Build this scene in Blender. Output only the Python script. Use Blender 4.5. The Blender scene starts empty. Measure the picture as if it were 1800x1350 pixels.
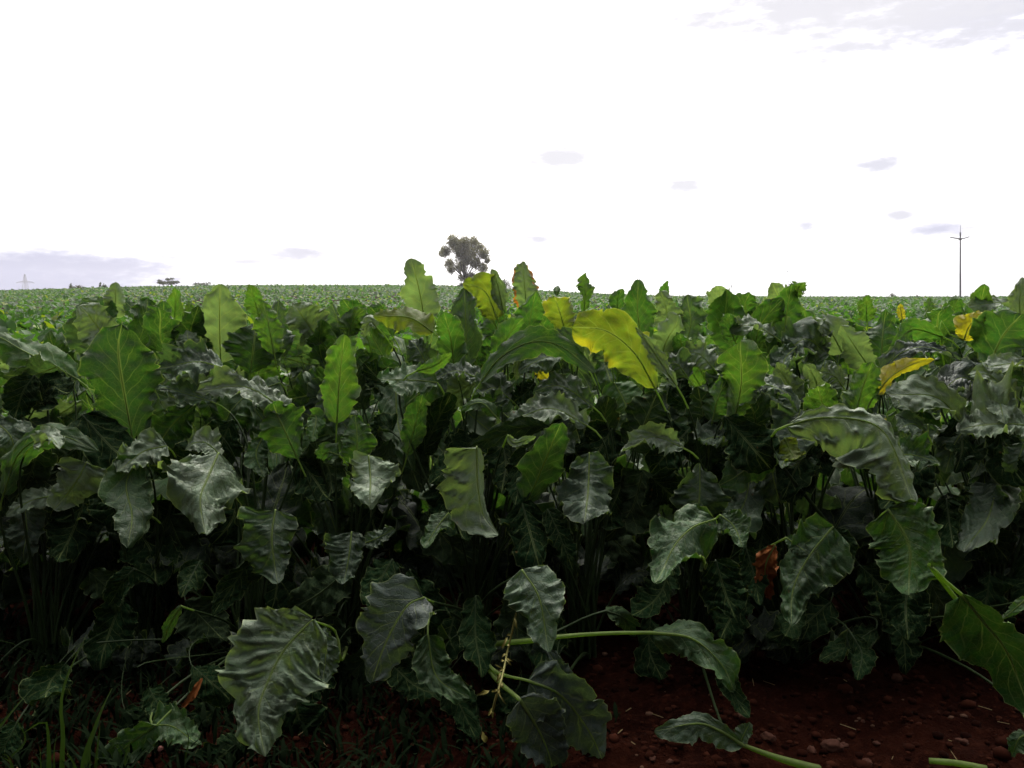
import bpy, math, random
import numpy as np
from mathutils import Vector, noise as mnoise

R = math.radians
random.seed(7)
rng = np.random.default_rng(7)
SC = bpy.context.scene
COL = SC.collection

# ------------------------------------------------------------------ camera
FPX, PW, PH = 1400.0, 1800.0, 1350.0
CAM = np.array([0.0, 0.0, 0.9])
EYE = 527.0                                   # picture row of the true horizon
PITCH = math.atan((PH / 2 - EYE) / FPX)
cam_d = bpy.data.cameras.new('camera')
cam_d.sensor_width = 36.0
cam_d.lens = 36.0 * FPX / PW
cam_d.clip_start = 0.05
cam_d.clip_end = 9000
cam = bpy.data.objects.new('camera', cam_d)
COL.objects.link(cam)
cam.location = CAM
cam.rotation_euler = (R(90) - PITCH, 0, 0)
SC.camera = cam

# ------------------------------------------------------------------ sky, sun, exposure
SUN_AZ, SUN_EL = R(2), R(50)                  # ahead of the camera, above the frame
SUN_DIR = Vector((math.sin(SUN_AZ) * math.cos(SUN_EL), math.cos(SUN_AZ) * math.cos(SUN_EL), math.sin(SUN_EL)))
SKY_STRENGTH = 0.10
EXPOSURE = 0.62
SUN_STRENGTH = 1.5

def px_dir(x, y):
    cx, cy = (x - PW / 2) / FPX, -(y - PH / 2) / FPX
    c, s = math.cos(PITCH), math.sin(PITCH)
    return np.array([cx, c + cy * s, -s + cy * c])

def at(x, y, d):
    """the place d metres ahead of the camera that is seen at picture point x, y"""
    v = px_dir(x, y)
    return CAM + v * (d / v[1])

class NT:
    """little helper for writing node trees"""
    def __init__(self, tree):
        self.t = tree; self.n = tree.nodes; self.l = tree.links
    def new(self, typ, **kw):
        n = self.n.new(typ)
        for k, v in kw.items(): setattr(n, k, v)
        return n
    def put(self, sock, v):
        if v is None: return
        if isinstance(v, bpy.types.NodeSocket): self.l.new(v, sock)
        elif isinstance(v, (tuple, list)) and len(v) == 3 and sock.type == 'RGBA': sock.default_value = (*v, 1)
        else: sock.default_value = v
    def math(self, op, a, b=None, c=None, clamp=False):
        n = self.new('ShaderNodeMath', operation=op, use_clamp=clamp)
        for s, v in zip(n.inputs, (a, b, c)): self.put(s, v)
        return n.outputs[0]
    def smooth(self, v, lo, hi, a=0.0, b=1.0):
        n = self.new('ShaderNodeMapRange', interpolation_type='SMOOTHSTEP')
        for s, x in zip(n.inputs[:5], (v, lo, hi, a, b)): self.put(s, x)
        return n.outputs[0]
    def mix(self, f, a, b, blend='MIX'):
        n = self.new('ShaderNodeMix', data_type='RGBA', blend_type=blend)
        self.put(n.inputs[0], f); self.put(n.inputs[6], a); self.put(n.inputs[7], b)
        return n.outputs[2]
    def noise(self, vec, scale, detail=3.0, rough=0.55, out='Fac'):
        n = self.new('ShaderNodeTexNoise')
        self.put(n.inputs['Vector'], vec)
        n.inputs['Scale'].default_value = scale; n.inputs['Detail'].default_value = detail; n.inputs['Roughness'].default_value = rough
        return n.outputs[out]

def make_world():
    w = bpy.data.worlds.new('World'); SC.world = w; w.use_nodes = True
    k = NT(w.node_tree)
    for n in list(k.n): k.n.remove(n)
    sky = k.new('ShaderNodeTexSky', sky_type='NISHITA', sun_disc=False, sun_elevation=SUN_EL, sun_rotation=SUN_AZ)
    sky.dust_density = 2.0
    g = k.new('ShaderNodeTexCoord').outputs['Generated']
    sep = k.new('ShaderNodeSeparateXYZ'); k.l.new(g, sep.inputs[0])
    X, Y, Z = sep.outputs
    az = k.math('ARCTAN2', X, Y)
    el = k.math('ARCSINE', Z)
    # cloud deck: bright towards the veiled sun, dimmer away from it
    dot = k.new('ShaderNodeVectorMath', operation='DOT_PRODUCT')
    k.l.new(g, dot.inputs[0]); dot.inputs[1].default_value = SUN_DIR
    half = k.math('MULTIPLY_ADD', dot.outputs['Value'], 0.5, 0.5)
    lum = k.math('ADD', k.math('MULTIPLY', k.math('POWER', half, 7.0), 42.0), 0.18)
    tex = k.noise(g, 3.2, 5.0)
    lum = k.math('MULTIPLY', lum, k.smooth(tex, 0.3, 0.7, 0.975, 1.03))
    comb = k.new('ShaderNodeCombineColor')
    for i in range(3): k.l.new(lum, comb.inputs[i])
    cloud = k.mix(1.0, k.mix(k.smooth(dot.outputs['Value'], 0.0, 0.8), (0.86, 0.95, 1.08), (1.0, 0.962, 0.962)), comb.outputs[0], 'MULTIPLY')
    # thin bluish cloud patches low over the field
    st = k.new('ShaderNodeVectorMath', operation='MULTIPLY'); k.l.new(g, st.inputs[0]); st.inputs[1].default_value = (1, 1, 3.2)
    warp = k.noise(st.outputs[0], 16.0, 5.0)
    warp2 = k.noise(st.outputs[0], 48.0, 4.0)
    col = cloud
    gen = k.smooth(k.noise(g, 2.3, 6.0), 0.56, 0.72, 0.0, 0.6)
    gen = k.math('MULTIPLY', gen, k.smooth(Y, 0.75, 0.2))
    thin = k.mix(0.88, sky.outputs[0], (4.1, 4.2, 5.6))
    col = k.mix(gen, col, thin)
    patches = [(60, 480, 150, 24, .85), (150, 466, 110, 11, .75), (20, 500, 150, 12, .8), (532, 446, 48, 9, .45), (437, 460, 36, 5, .3), (985, 276, 70, 20, .12),
               (1547, 293, 44, 15, .3), (1650, 403, 34, 10, .6), (1415, 395, 22, 10, .45), (945, 420, 30, 8, .35), (1210, 330, 32, 14, .15),
               (1780, 0, 290, 75, .3), (1500, -5, 320, 55, .1), (1582, 378, 16, 7, .3)]
    for (px, py, rx, ry, a) in patches:
        d = px_dir(px, py); d = d / np.linalg.norm(d)
        a0, e0 = math.atan2(d[0], d[1]), math.asin(d[2])
        u = k.math('DIVIDE', k.math('SUBTRACT', az, a0), rx / FPX)
        v = k.math('DIVIDE', k.math('SUBTRACT', el, e0), ry / FPX)
        r = k.math('SQRT', k.math('ADD', k.math('MULTIPLY', u, u), k.math('MULTIPLY', v, v)))
        r = k.math('ADD', r, k.math('MULTIPLY', k.math('SUBTRACT', warp, 0.5), 2.4))
        r = k.math('ADD', r, k.math('MULTIPLY', k.math('SUBTRACT', warp2, 0.5), 1.5))
        m = k.math('POWER', k.smooth(r, 0.15, 1.8, 1.0, 0.0), 0.6)
        pale = tuple(p * (1 - a) + q * a for p, q in zip((5.7, 5.55, 5.7), (2.6, 2.75, 4.5)))
        col = k.mix(m, col, k.mix(0.06, pale, sky.outputs[0]))
    bg = k.new('ShaderNodeBackground'); bg.inputs['Strength'].default_value = SKY_STRENGTH
    k.l.new(col, bg.inputs['Color'])
    out = k.new('ShaderNodeOutputWorld'); k.l.new(bg.outputs[0], out.inputs['Surface'])
make_world()

sun_d = bpy.data.lights.new('sun', 'SUN'); sun_d.energy = SUN_STRENGTH; sun_d.angle = R(12); sun_d.color = (1.0, 0.95, 0.86)
sun = bpy.data.objects.new('sun', sun_d); COL.objects.link(sun)
sun.location = (0, 30, 40)
sun.rotation_euler = SUN_DIR.to_track_quat('Z', 'Y').to_euler()

vs = SC.view_settings
SC.display_settings.display_device = 'sRGB'
vs.view_transform = 'Standard'; vs.look = 'None'; vs.exposure = EXPOSURE; vs.gamma = 1.0; vs.use_curve_mapping = False
cy = SC.cycles
cy.max_bounces = 8; cy.diffuse_bounces = 4; cy.glossy_bounces = 2; cy.transmission_bounces = 6; cy.transparent_max_bounces = 4
cy.use_denoising = True
cy.volume_bounces = 2
cy.sample_clamp_indirect = 6.0

# ------------------------------------------------------------------ materials
def new_mat(name):
    m = bpy.data.materials.new(name); m.use_nodes = True
    k = NT(m.node_tree)
    for n in list(k.n): k.n.remove(n)
    return m, k

def finish(k, shader, disp=None):
    out = k.new('ShaderNodeOutputMaterial'); k.l.new(shader, out.inputs['Surface'])

def principled(k, col, rough=0.5, spec=0.5, normal=None):
    p = k.new('ShaderNodeBsdfPrincipled')
    k.put(p.inputs['Base Color'], col); k.put(p.inputs['Roughness'], rough); k.put(p.inputs['Specular IOR Level'], spec)
    if normal is not None: k.l.new(normal, p.inputs['Normal'])
    return p.outputs[0]

def simple_mat(name, col, rough=0.6, spec=0.3, var=0.35, scale=30.0, bump=0.2):
    m, k = new_mat(name)
    tc = k.new('ShaderNodeTexCoord').outputs['Object']
    nz = k.noise(tc, scale, 4.0)
    c = k.mix(nz, tuple(x * (1 - var) for x in col), tuple(min(1, x * (1 + var)) for x in col))
    b = k.new('ShaderNodeBump'); b.inputs['Strength'].default_value = bump; b.inputs['Distance'].default_value = 0.004
    k.l.new(nz, b.inputs['Height'])
    finish(k, principled(k, c, rough, spec, b.outputs[0]))
    return m

def leaf_material(name='beet_leaf', trans=0.29, scorch=False, gloss=0.5, matte=0.0):
    """leaf blade: tint from the object colour, alpha = how far it has yellowed"""
    m, k = new_mat(name)
    oi = k.new('ShaderNodeObjectInfo')
    uv = k.new('ShaderNodeUVMap').outputs['UV']
    tc = k.new('ShaderNodeTexCoord').outputs['Object']
    sep = k.new('ShaderNodeSeparateXYZ'); k.l.new(uv, sep.inputs[0])
    wob = k.noise(tc, 28.0, 2.0)
    u = sep.outputs[0]
    v = k.math('ABSOLUTE', k.math('SUBTRACT', k.math('MULTIPLY', sep.outputs[1], 2.0), 1.0))
    # side veins leave the midrib at a slant
    s = k.new('ShaderNodeAttribute', attribute_name='vein').outputs['Fac']
    s = k.math('ADD', s, k.math('MULTIPLY', k.math('SUBTRACT', wob, 0.5), 0.55))
    s = k.math('ADD', s, 0.5)
    fr = k.math('ABSOLUTE', k.math('SUBTRACT', k.math('FRACT', s), 0.5))
    side = k.math('MULTIPLY', k.smooth(fr, 0.015, 0.065, 1.0, 0.0), k.smooth(v, 0.25, 0.95, 1.0, 0.15))
    midr = k.smooth(v, 0.015, 0.06, 1.0, 0.0)
    vor = k.new('ShaderNodeTexVoronoi', feature='DISTANCE_TO_EDGE'); vor.inputs['Scale'].default_value = 85.0
    k.l.new(tc, vor.inputs['Vector'])
    net = k.smooth(vor.outputs['Distance'], 0.0, 0.09, 1.0, 0.0)
    vein = k.math('MAXIMUM', midr, k.math('MULTIPLY', side, 0.55))
    vein = k.math('MAXIMUM', vein, k.math('MULTIPLY', net, 0.16))
    base = oi.outputs['Color']
    n1 = k.noise(tc, 9.0, 4.0)
    n2 = k.noise(tc, 60.0, 3.0)
    hsv = k.new('ShaderNodeHueSaturation')
    k.l.new(base, hsv.inputs['Color'])
    k.l.new(k.smooth(n1, 0.3, 0.7, 0.72, 1.28), hsv.inputs['Value'])
    k.l.new(k.smooth(n2, 0.3, 0.7, 0.485, 0.515), hsv.inputs['Hue'])
    # yellowing creeps in from the tip and edges between the veins
    far = k.math('ADD', k.math('MULTIPLY', u, 0.55), k.math('MULTIPLY', v, 0.35))
    yel = k.math('ADD', far, k.math('MULTIPLY', k.math('SUBTRACT', n1, 0.5), 1.3))
    yf = k.math('SUBTRACT', 1.0, oi.outputs['Alpha'])
    thr = k.math('SUBTRACT', 1.15, k.math('MULTIPLY', yf, 1.25))
    yel = k.math('MULTIPLY', k.smooth(k.math('SUBTRACT', yel, thr), 0.0, 0.4), k.math('GREATER_THAN', yf, 0.02))
    yel = k.math('MULTIPLY', yel, k.math('SUBTRACT', 1.0, k.math('MULTIPLY', vein, 0.6)))
    c = k.mix(yel, hsv.outputs[0], (0.36, 0.30, 0.02))
    veincol = k.mix(0.55, c, (0.24, 0.30, 0.10))
    c = k.mix(vein, c, veincol)
    # small brown spots
    sp = k.new('ShaderNodeTexVoronoi'); sp.inputs['Scale'].default_value = 26.0
    k.l.new(tc, sp.inputs['Vector'])
    spot = k.math('MULTIPLY', k.smooth(sp.outputs['Distance'], 0.05, 0.12, 1.0, 0.0), k.math('GREATER_THAN', k.noise(tc, 11.0, 1.0), 0.62))
    c = k.mix(k.math('MULTIPLY', spot, 0.6), c, (0.16, 0.09, 0.03))
    if scorch:
        e = k.math('ADD', v, k.math('MULTIPLY', k.math('SUBTRACT', k.noise(tc, 22.0, 4.0), 0.5), 1.6))
        c = k.mix(k.smooth(e, 0.78, 0.95), c, (0.30, 0.10, 0.02))
    c = k.mix(k.smooth(v, 0.955, 0.99, 0.0, 0.55), c, (0.22, 0.27, 0.11))
    geo = k.new('ShaderNodeNewGeometry')
    back = k.mix(0.25, c, (0.11, 0.15, 0.08))
    cs = k.mix(geo.outputs['Backfacing'], c, back)
    h = k.math('ADD', k.math('MULTIPLY', k.math('MAXIMUM', k.math('MULTIPLY', side, .5), midr), -0.8), k.math('ADD', k.math('MULTIPLY', n2, 0.7), k.math('MULTIPLY', net, -0.35)))
    b = k.new('ShaderNodeBump'); b.inputs['Strength'].default_value = 0.55; b.inputs['Distance'].default_value = 0.004
    k.l.new(h, b.inputs['Height'])
    rough = k.math('ADD', k.smooth(n2, 0.3, 0.7, 0.50 + matte, 0.66 + matte), k.math('MULTIPLY', geo.outputs['Backfacing'], 0.12))
    pr = principled(k, cs, rough, gloss, b.outputs[0])
    tr = k.new('ShaderNodeBsdfTranslucent')
    tcol = k.mix(1.0, c, (2.1, 2.3, 0.85), 'MULTIPLY')
    k.l.new(tcol, tr.inputs['Color'])
    mx = k.new('ShaderNodeMixShader'); mx.inputs[0].default_value = trans
    k.l.new(pr, mx.inputs[1]); k.l.new(tr.outputs[0], mx.inputs[2])
    finish(k, mx.outputs[0])
    return m

M_LEAF = leaf_material()
M_WAXY = leaf_material('thick_waxy_beet_leaf', trans=0.2, gloss=0.65)
M_DULL = leaf_material('shade_toned_beet_leaf', trans=0.07, gloss=0.05, matte=0.2)  # dimmer copy of the leaf material, standing in for canopy shade
M_HALF = leaf_material('full_grown_beet_leaf', trans=0.15)
M_SHARED = leaf_material('common_beet_leaf', trans=0.26, gloss=0.5)
M_SCORCH = leaf_material('scorched_beet_leaf', scorch=True)
def stalk_mat(name, col, trans):
    m, k = new_mat(name)
    tc = k.new('ShaderNodeTexCoord').outputs['Object']
    c = k.mix(k.noise(tc, 50.0, 3.0), tuple(x * .75 for x in col), tuple(x * 1.25 for x in col))
    tr = k.new('ShaderNodeBsdfTranslucent'); k.l.new(k.mix(1.0, c, (1.5, 1.7, 0.9), 'MULTIPLY'), tr.inputs[0])
    mx = k.new('ShaderNodeMixShader'); mx.inputs[0].default_value = trans
    k.l.new(principled(k, c, 0.5, 0.25), mx.inputs[1]); k.l.new(tr.outputs[0], mx.inputs[2]); finish(k, mx.outputs[0])
    return m
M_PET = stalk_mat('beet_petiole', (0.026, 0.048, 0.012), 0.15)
M_RIB = stalk_mat('beet_midrib', (0.22, 0.29, 0.09), 0.55)
M_BROWN = simple_mat('withered_leaf', (0.26, 0.085, 0.02), 0.7, 0.2, 0.55, 40.0, 0.6)
M_STONE = simple_mat('stone', (0.075, 0.028, 0.016), 0.85, 0.2, 0.35, 40.0, 0.6)
def crumb_mat():
    m, k = new_mat('soil_crumb')
    r = k.new('ShaderNodeNewGeometry').outputs['Random Per Island']
    c = k.mix(k.smooth(r, 0.0, 0.9), (0.012, 0.003, 0.0016), (0.05, 0.015, 0.008))
    c = k.mix(k.math('GREATER_THAN', r, 0.965), c, (0.13, 0.07, 0.045))
    finish(k, principled(k, c, 1.0, 0.05)); return m
M_CLOD = crumb_mat()
M_STRAW = simple_mat('straw', (0.30, 0.22, 0.10), 0.7, 0.3, 0.3, 60.0, 0.2)
M_STEEL = simple_mat('galvanised_steel', (0.36, 0.36, 0.40), 0.55, 0.4, 0.1, 5.0, 0.0)
M_BARK = simple_mat('bark', (0.06, 0.045, 0.035), 0.9, 0.2, 0.4, 8.0, 0.5)
M_WEEDLEAF = simple_mat('weed_leaf', (0.22, 0.19, 0.035), 0.5, 0.4, 0.4, 90.0, 0.2)
M_WEEDSTEM = simple_mat('weed_stem', (0.26, 0.24, 0.06), 0.5, 0.4, 0.3, 90.0, 0.2)
M_BUD = simple_mat('red_berry', (0.16, 0.055, 0.04), 0.7, 0.4, 0.3, 200.0, 0.4)

def grass_mat():
    m, k = new_mat('grass_blade')
    oi = k.new('ShaderNodeObjectInfo')
    tc = k.new('ShaderNodeTexCoord').outputs['Object']
    c = k.mix(k.noise(tc, 12.0, 3.0), (0.024, 0.06, 0.012), (0.06, 0.10, 0.018))
    pr = principled(k, c, 0.4, 0.5)
    tr = k.new('ShaderNodeBsdfTranslucent'); k.l.new(k.mix(1.0, c, (1.6, 1.8, 0.7), 'MULTIPLY'), tr.inputs[0])
    mx = k.new('ShaderNodeMixShader'); mx.inputs[0].default_value = 0.15
    k.l.new(pr, mx.inputs[1]); k.l.new(tr.outputs[0], mx.inputs[2]); finish(k, mx.outputs[0])
    return m
M_GRASS = grass_mat()

def attr_leaf_mat(name, attr, trans=0.3, rough=0.45):
    m, k = new_mat(name)
    a = k.new('ShaderNodeAttribute', attribute_name=attr)
    c = a.outputs['Color']
    pr = principled(k, c, rough, 0.25)
    tr = k.new('ShaderNodeBsdfTranslucent'); k.l.new(k.mix(1.0, c, (2.0, 2.2, 0.7), 'MULTIPLY'), tr.inputs[0])
    mx = k.new('ShaderNodeMixShader'); mx.inputs[0].default_value = trans
    k.l.new(pr, mx.inputs[1]); k.l.new(tr.outputs[0], mx.inputs[2]); finish(k, mx.outputs[0])
    return m
M_CROP = attr_leaf_mat('distant_crop_leaf', 'tint', 0.36, 0.6)
M_TREELEAF = attr_leaf_mat('tree_leaf', 'tint', 0.45, 0.6)

def soil_mat():
    m, k = new_mat('red_soil')
    tc = k.new('ShaderNodeTexCoord').outputs['Object']
    n1, n2, n3 = k.noise(tc, 4.0, 5.0), k.noise(tc, 45.0, 5.0, 0.65), k.noise(tc, 180.0, 3.0)
    c = k.mix(k.smooth(n1, 0.3, 0.7), (0.010, 0.0024, 0.0012), (0.023, 0.0058, 0.0028))
    c = k.mix(k.smooth(n2, 0.45, 0.75), c, (0.036, 0.0100, 0.005))
    b = k.new('ShaderNodeBump'); b.inputs['Strength'].default_value = 0.9; b.inputs['Distance'].default_value = 0.01
    k.l.new(k.math('ADD', n2, k.math('MULTIPLY', n3, 0.5)), b.inputs['Height'])
    finish(k, principled(k, c, 1.0, 0.03, b.outputs[0]))
    return m
M_SOIL = soil_mat()

# ------------------------------------------------------------------ object helpers
def link(name, me, parent=None):
    o = bpy.data.objects.new(name, me); COL.objects.link(o)
    if parent is not None: o.parent = parent
    return o

def tag(o, label=None, cat=None, group=None, kind=None):
    for key, v in (('label', label), ('category', cat), ('group', group), ('kind', kind)):
        if v: o[key] = v
    return o

def thing(name, loc, label, cat, group=None):
    o = bpy.data.objects.new(name, None); COL.objects.link(o); o.location = loc; o.empty_display_size = 0.1
    return tag(o, label, cat, group)

def mesh_np(name, verts, faces, mats, uvs=None, smooth=True, midx=None, vein=None):
    """faces: (n,4) or (n,3) int array, or a list of such arrays"""
    fl = faces if isinstance(faces, list) else [faces]
    fl = [np.asarray(f, dtype=np.int32) for f in fl if len(f)]
    me = bpy.data.meshes.new(name)
    nv = len(verts)
    loops = np.concatenate([f.ravel() for f in fl])
    tot = np.concatenate([np.full(len(f), f.shape[1], dtype=np.int32) for f in fl])
    start = np.concatenate([[0], np.cumsum(tot)[:-1]]).astype(np.int32)
    me.vertices.add(nv); me.vertices.foreach_set('co', np.asarray(verts, dtype=np.float32).ravel())
    me.loops.add(len(loops)); me.loops.foreach_set('vertex_index', loops)
    me.polygons.add(len(tot)); me.polygons.foreach_set('loop_start', start); me.polygons.foreach_set('loop_total', tot)
    if smooth: me.polygons.foreach_set('use_smooth', np.ones(len(tot), dtype=bool))
    for m in mats: me.materials.append(m)
    if midx is not None: me.polygons.foreach_set('material_index', np.asarray(midx, dtype=np.int32))
    if uvs is not None:
        ul = me.uv_layers.new(name='UVMap')
        ul.data.foreach_set('uv', np.asarray(uvs, dtype=np.float32)[loops].ravel())
    if vein is not None: me.attributes.new('vein', 'FLOAT', 'POINT').data.foreach_set('value', np.asarray(vein, dtype=np.float32))
    me.update(calc_edges=True); me.validate()
    return me

def spline(pts, n):
    """Catmull-Rom through pts, n samples evenly spaced along its length"""
    P = np.asarray(pts, float)
    if len(P) == 2:
        t = np.linspace(0, 1, n)[:, None]; return P[0] * (1 - t) + P[1] * t
    A = np.vstack([2 * P[0] - P[1], P, 2 * P[-1] - P[-2]])
    out = []
    for i in range(len(P) - 1):
        p0, p1, p2, p3 = A[i:i + 4]
        t = np.linspace(0, 1, 24, endpoint=False)[:, None]
        out.append(0.5 * (2 * p1 + (p2 - p0) * t + (2 * p0 - 5 * p1 + 4 * p2 - p3) * t ** 2 + (3 * p1 - p0 - 3 * p2 + p3) * t ** 3))
    C = np.vstack(out + [P[-1:]])
    s = np.concatenate([[0], np.cumsum(np.linalg.norm(np.diff(C, axis=0), axis=1))])
    q = np.linspace(0, s[-1], n)
    return np.stack([np.interp(q, s, C[:, j]) for j in range(3)], 1)

def unit(a): return a / np.maximum(np.linalg.norm(a, axis=-1, keepdims=True), 1e-9)

def tube_np(C, r, k=6):
    """tube along points C with radii r; returns verts, quads (closed by the taper)"""
    C = np.asarray(C, float); n = len(C)
    T = unit(np.gradient(C, axis=0))
    ref = np.array([0.31, 0.2, 0.93]); 
    if abs(T[0] @ ref) > 0.95: ref = np.array([1.0, 0.1, 0])
    A = unit(np.cross(T, ref)); B = np.cross(T, A)
    ang = np.linspace(0, 2 * np.pi, k, endpoint=False)
    r = np.broadcast_to(np.asarray(r, float), (n,))
    V = C[:, None] + r[:, None, None] * (np.cos(ang)[None, :, None] * A[:, None] + np.sin(ang)[None, :, None] * B[:, None])
    i = np.arange(n - 1)[:, None] * k; j = np.arange(k)[None]; j2 = (j + 1) % k
    F = np.stack([i + j, i + j2, i + k + j2, i + k + j], -1).reshape(-1, 4)
    return V.reshape(-1, 3), F

def blade_np(C, L, N, hw, nv, seed, fold=0.15, curl=0.2, ruf=0.12, bl=0.05, sh='o', jag=0.07, veins=7.5):
    """leaf blade grid. C midrib points, L unit sideways vectors, N unit upper-side normals, hw (left, right) half widths"""
    g = np.random.default_rng(seed)
    nu = len(C)
    u = np.linspace(0, 1, nu)
    if sh == 't':   w = np.sin(np.pi * np.clip(u, 0, 1) ** 0.55) ** 0.6          # broad near the base
    elif sh == 'e': w = np.sin(np.pi * u ** 1.0) ** 0.5                           # elliptic
    elif sh == 's': w = np.sin(np.pi * u ** 1.35) ** 0.55                           # broad at the tip
    else:           w = np.sin(np.pi * u ** 0.78) ** 0.55                          # oblong-ovate
    w = np.maximum(w, 0.03)
    C = C + N * (g.uniform(-.5, .5) * max(hw) * np.clip((u - .72) / .28, 0, 1) ** 2)[:, None]
    half = nv // 2
    v = np.linspace(-1, 1, 2 * half + 1)
    av = np.abs(v)
    seg = np.linalg.norm(np.diff(C, axis=0), axis=1).sum()
    V = np.zeros((nu, len(v), 3))
    ph = g.uniform(0, 6.28, 12)
    fq = g.uniform(0.85, 1.2, 12)
    bx = g.uniform(0.4, 1.6, (2, 16))
    veins = g.uniform(5.2, 8.0); slant = g.uniform(.2, .34); off = g.uniform(0, .6, 2); S = np.zeros((nu, len(v)))
    flap = g.uniform(-1, 1, 4) * np.array([.22, .22, .6, .6])
    env = 0.55 + 0.45 * np.sin(2 * np.pi * g.uniform(.8, 1.7) * u + g.uniform(0, 6.28))
    for side in (0, 1):
        sel = v > 1e-9 if side == 0 else v < -1e-9
        if side == 1: sel = ~(v > 1e-9)
        h = hw[side]
        a = av[sel][None, :]
        # jagged, scalloped outline
        uu = u + .07 * np.sin(2 * np.pi * 1.1 * u + ph[7 - side]) + .035 * np.sin(2 * np.pi * 2.7 * u + ph[9 - side])
        e = 1 + .7 * jag * env * np.sin(2 * np.pi * 4.3 * fq[side] * uu + ph[side]) + jag * 0.6 * np.sin(2 * np.pi * 9.1 * fq[2 + side] * uu + ph[2 + side]) \
              + jag * 0.4 * np.sin(2 * np.pi * 17 * fq[4 + side] * uu + ph[4 + side])
        for q in range(3):                      # tears and bites in the margin
            e = e - g.uniform(.02, .24) * np.exp(-((u - g.uniform(.2, .92)) / g.uniform(.012, .03)) ** 2)
        e = e + .13 * np.sin(2 * np.pi * (1.3 * fq[side] * u) + ph[8 + side]) + .07 * np.sin(2 * np.pi * 2.7 * fq[2 + side] * u + ph[10 + side])
        W = h * w[:, None] * (1 + (e[:, None] - 1) * a ** 2)
        phi = fold + flap[side] + curl * a * 0.5 + (flap[2 + side] * np.sin(2 * np.pi * (.75 + .4 * fq[side] - .3) * u + ph[3 + side]))[:, None] * a
        lat = W * a * np.cos(phi); up = W * a * np.sin(phi)
        # frilled margin
        r1 = env * np.sin(2 * np.pi * 2.1 * fq[6 + side] * uu + ph[6 + side]) + 0.75 * np.sin(2 * np.pi * 4.4 * fq[8 + side] * uu + ph[8 + side]) + 0.4 * (1.2 - env) * np.sin(2 * np.pi * 9.7 * u + ph[10 + side])
        up = up + ruf * h * (np.sqrt(w) * r1)[:, None] * a ** 2.3
        up = up + (.05 + .35 * ruf) * h * (np.sqrt(w) * (np.sin(2 * np.pi * 8.3 * fq[side] * uu + ph[8 + side]) + .6 * np.sin(2 * np.pi * 14.1 * fq[3 - side] * uu + ph[side])))[:, None] * a ** 5
        up = up + .2 * h * (np.sin(2 * np.pi * fq[side] * .9 * u + ph[2 + side]))[:, None] * a ** 1.5 * np.sqrt(w)[:, None]
        # puckered between the side veins
        s = (u[:, None] - slant * a ** 0.85) * veins + off[side] + .22 * np.sin(2 * np.pi * 1.7 * u + ph[side])[:, None]
        S[:, sel] = s
        amp = bx[side][np.clip(np.floor(s).astype(int) + 3, 0, 15)]
        cell = np.abs(np.sin(np.pi * s))
        amp = amp * (.65 + .55 * np.sin(2 * np.pi * (1.25 * a + .6 * s) + ph[4 + side]))
        up = up + .62 * bl * h * amp * (cell ** 0.8 - 0.45) * np.clip(a * 3, 0, 1) * (1 - 0.55 * a ** 3) * np.sqrt(w)[:, None]
        up = up + bl * 0.45 * h * np.sin(2 * np.pi * (2.3 * a * bx[side][3] + 5.1 * s * 0.5) + ph[0]) * np.clip(a * 3, 0, 1) * np.sqrt(w)[:, None]
        cr = 0
        for q in range(5):
            kx, ku, pq = g.uniform(-2.6, 2.6), g.uniform(1.2, 5.5), g.uniform(0, 6.28)
            cr = cr + (0.5 - np.abs(np.sin(np.pi * (kx * a * (1 if side == 0 else -1) * .6 + ku * u[:, None]) + pq))) * g.uniform(.5, 1.0)
        up = up + (.045 + .6 * bl) * h * cr * np.clip(a * 2.5, 0, 1) * np.sqrt(w)[:, None]
        along = 0.06 * h * np.sin(2 * np.pi * 5.2 * u + ph[5 - side])[:, None] * a ** 2
        T = unit(np.gradient(C, axis=0))
        sg = 1.0 if side == 0 else -1.0
        V[:, sel] = C[:, None] + sg * L[:, None] * lat[..., None] + N[:, None] * up[..., None] + T[:, None] * (along - 0.18 * 0 * a)[..., None]
    m = len(v)
    i = np.arange(nu - 1)[:, None] * m; j = np.arange(m - 1)[None]
    F = np.stack([i + j, i + j + 1, i + m + j + 1, i + m + j], -1).reshape(-1, 4)
    # front face must be the upper side
    T = np.gradient(C, axis=0)
    if (np.einsum('ij,ij->i', np.cross(L, T), N)).sum() < 0: F = F[:, ::-1]
    UV = np.stack(np.broadcast_arrays(u[:, None], (v[None] + 1) / 2), -1).reshape(-1, 2)
    return V.reshape(-1, 3), F, UV, S.ravel()

# ------------------------------------------------------------------ terrain
CREST = 170.0
SKYLINE_X = [-600, 0, 60, 180, 280, 420, 700, 780, 880, 960, 1060, 1200, 1400, 1800, 2400]
SKYLINE_Y = [516, 511, 509.5, 506, 504, 502, 502, 502.5, 506.5, 512, 517, 521, 522.5, 522, 522]
CROP_H = 0.52
def terrain(x, y):
    x = np.asarray(x, float); y = np.asarray(y, float)
    px = 900 + FPX * x / np.maximum(y, 1.0)
    yh = np.interp(px, SKYLINE_X, SKYLINE_Y)
    hc = 0.9 + (EYE - yh) / FPX * CREST - CROP_H
    d = np.maximum(y, 0.0)
    t = np.clip((d - 22) / (CREST - 22), 0, 1); rise = t * t * (3 - 2 * t) * 0.55 + 0.45 * t ** 1.5
    f = np.clip((d - CREST) / 500, 0, 1); fall = 1 - f * f * (3 - 2 * f)
    return hc * rise * np.where(d > CREST, fall, 1.0) 

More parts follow.
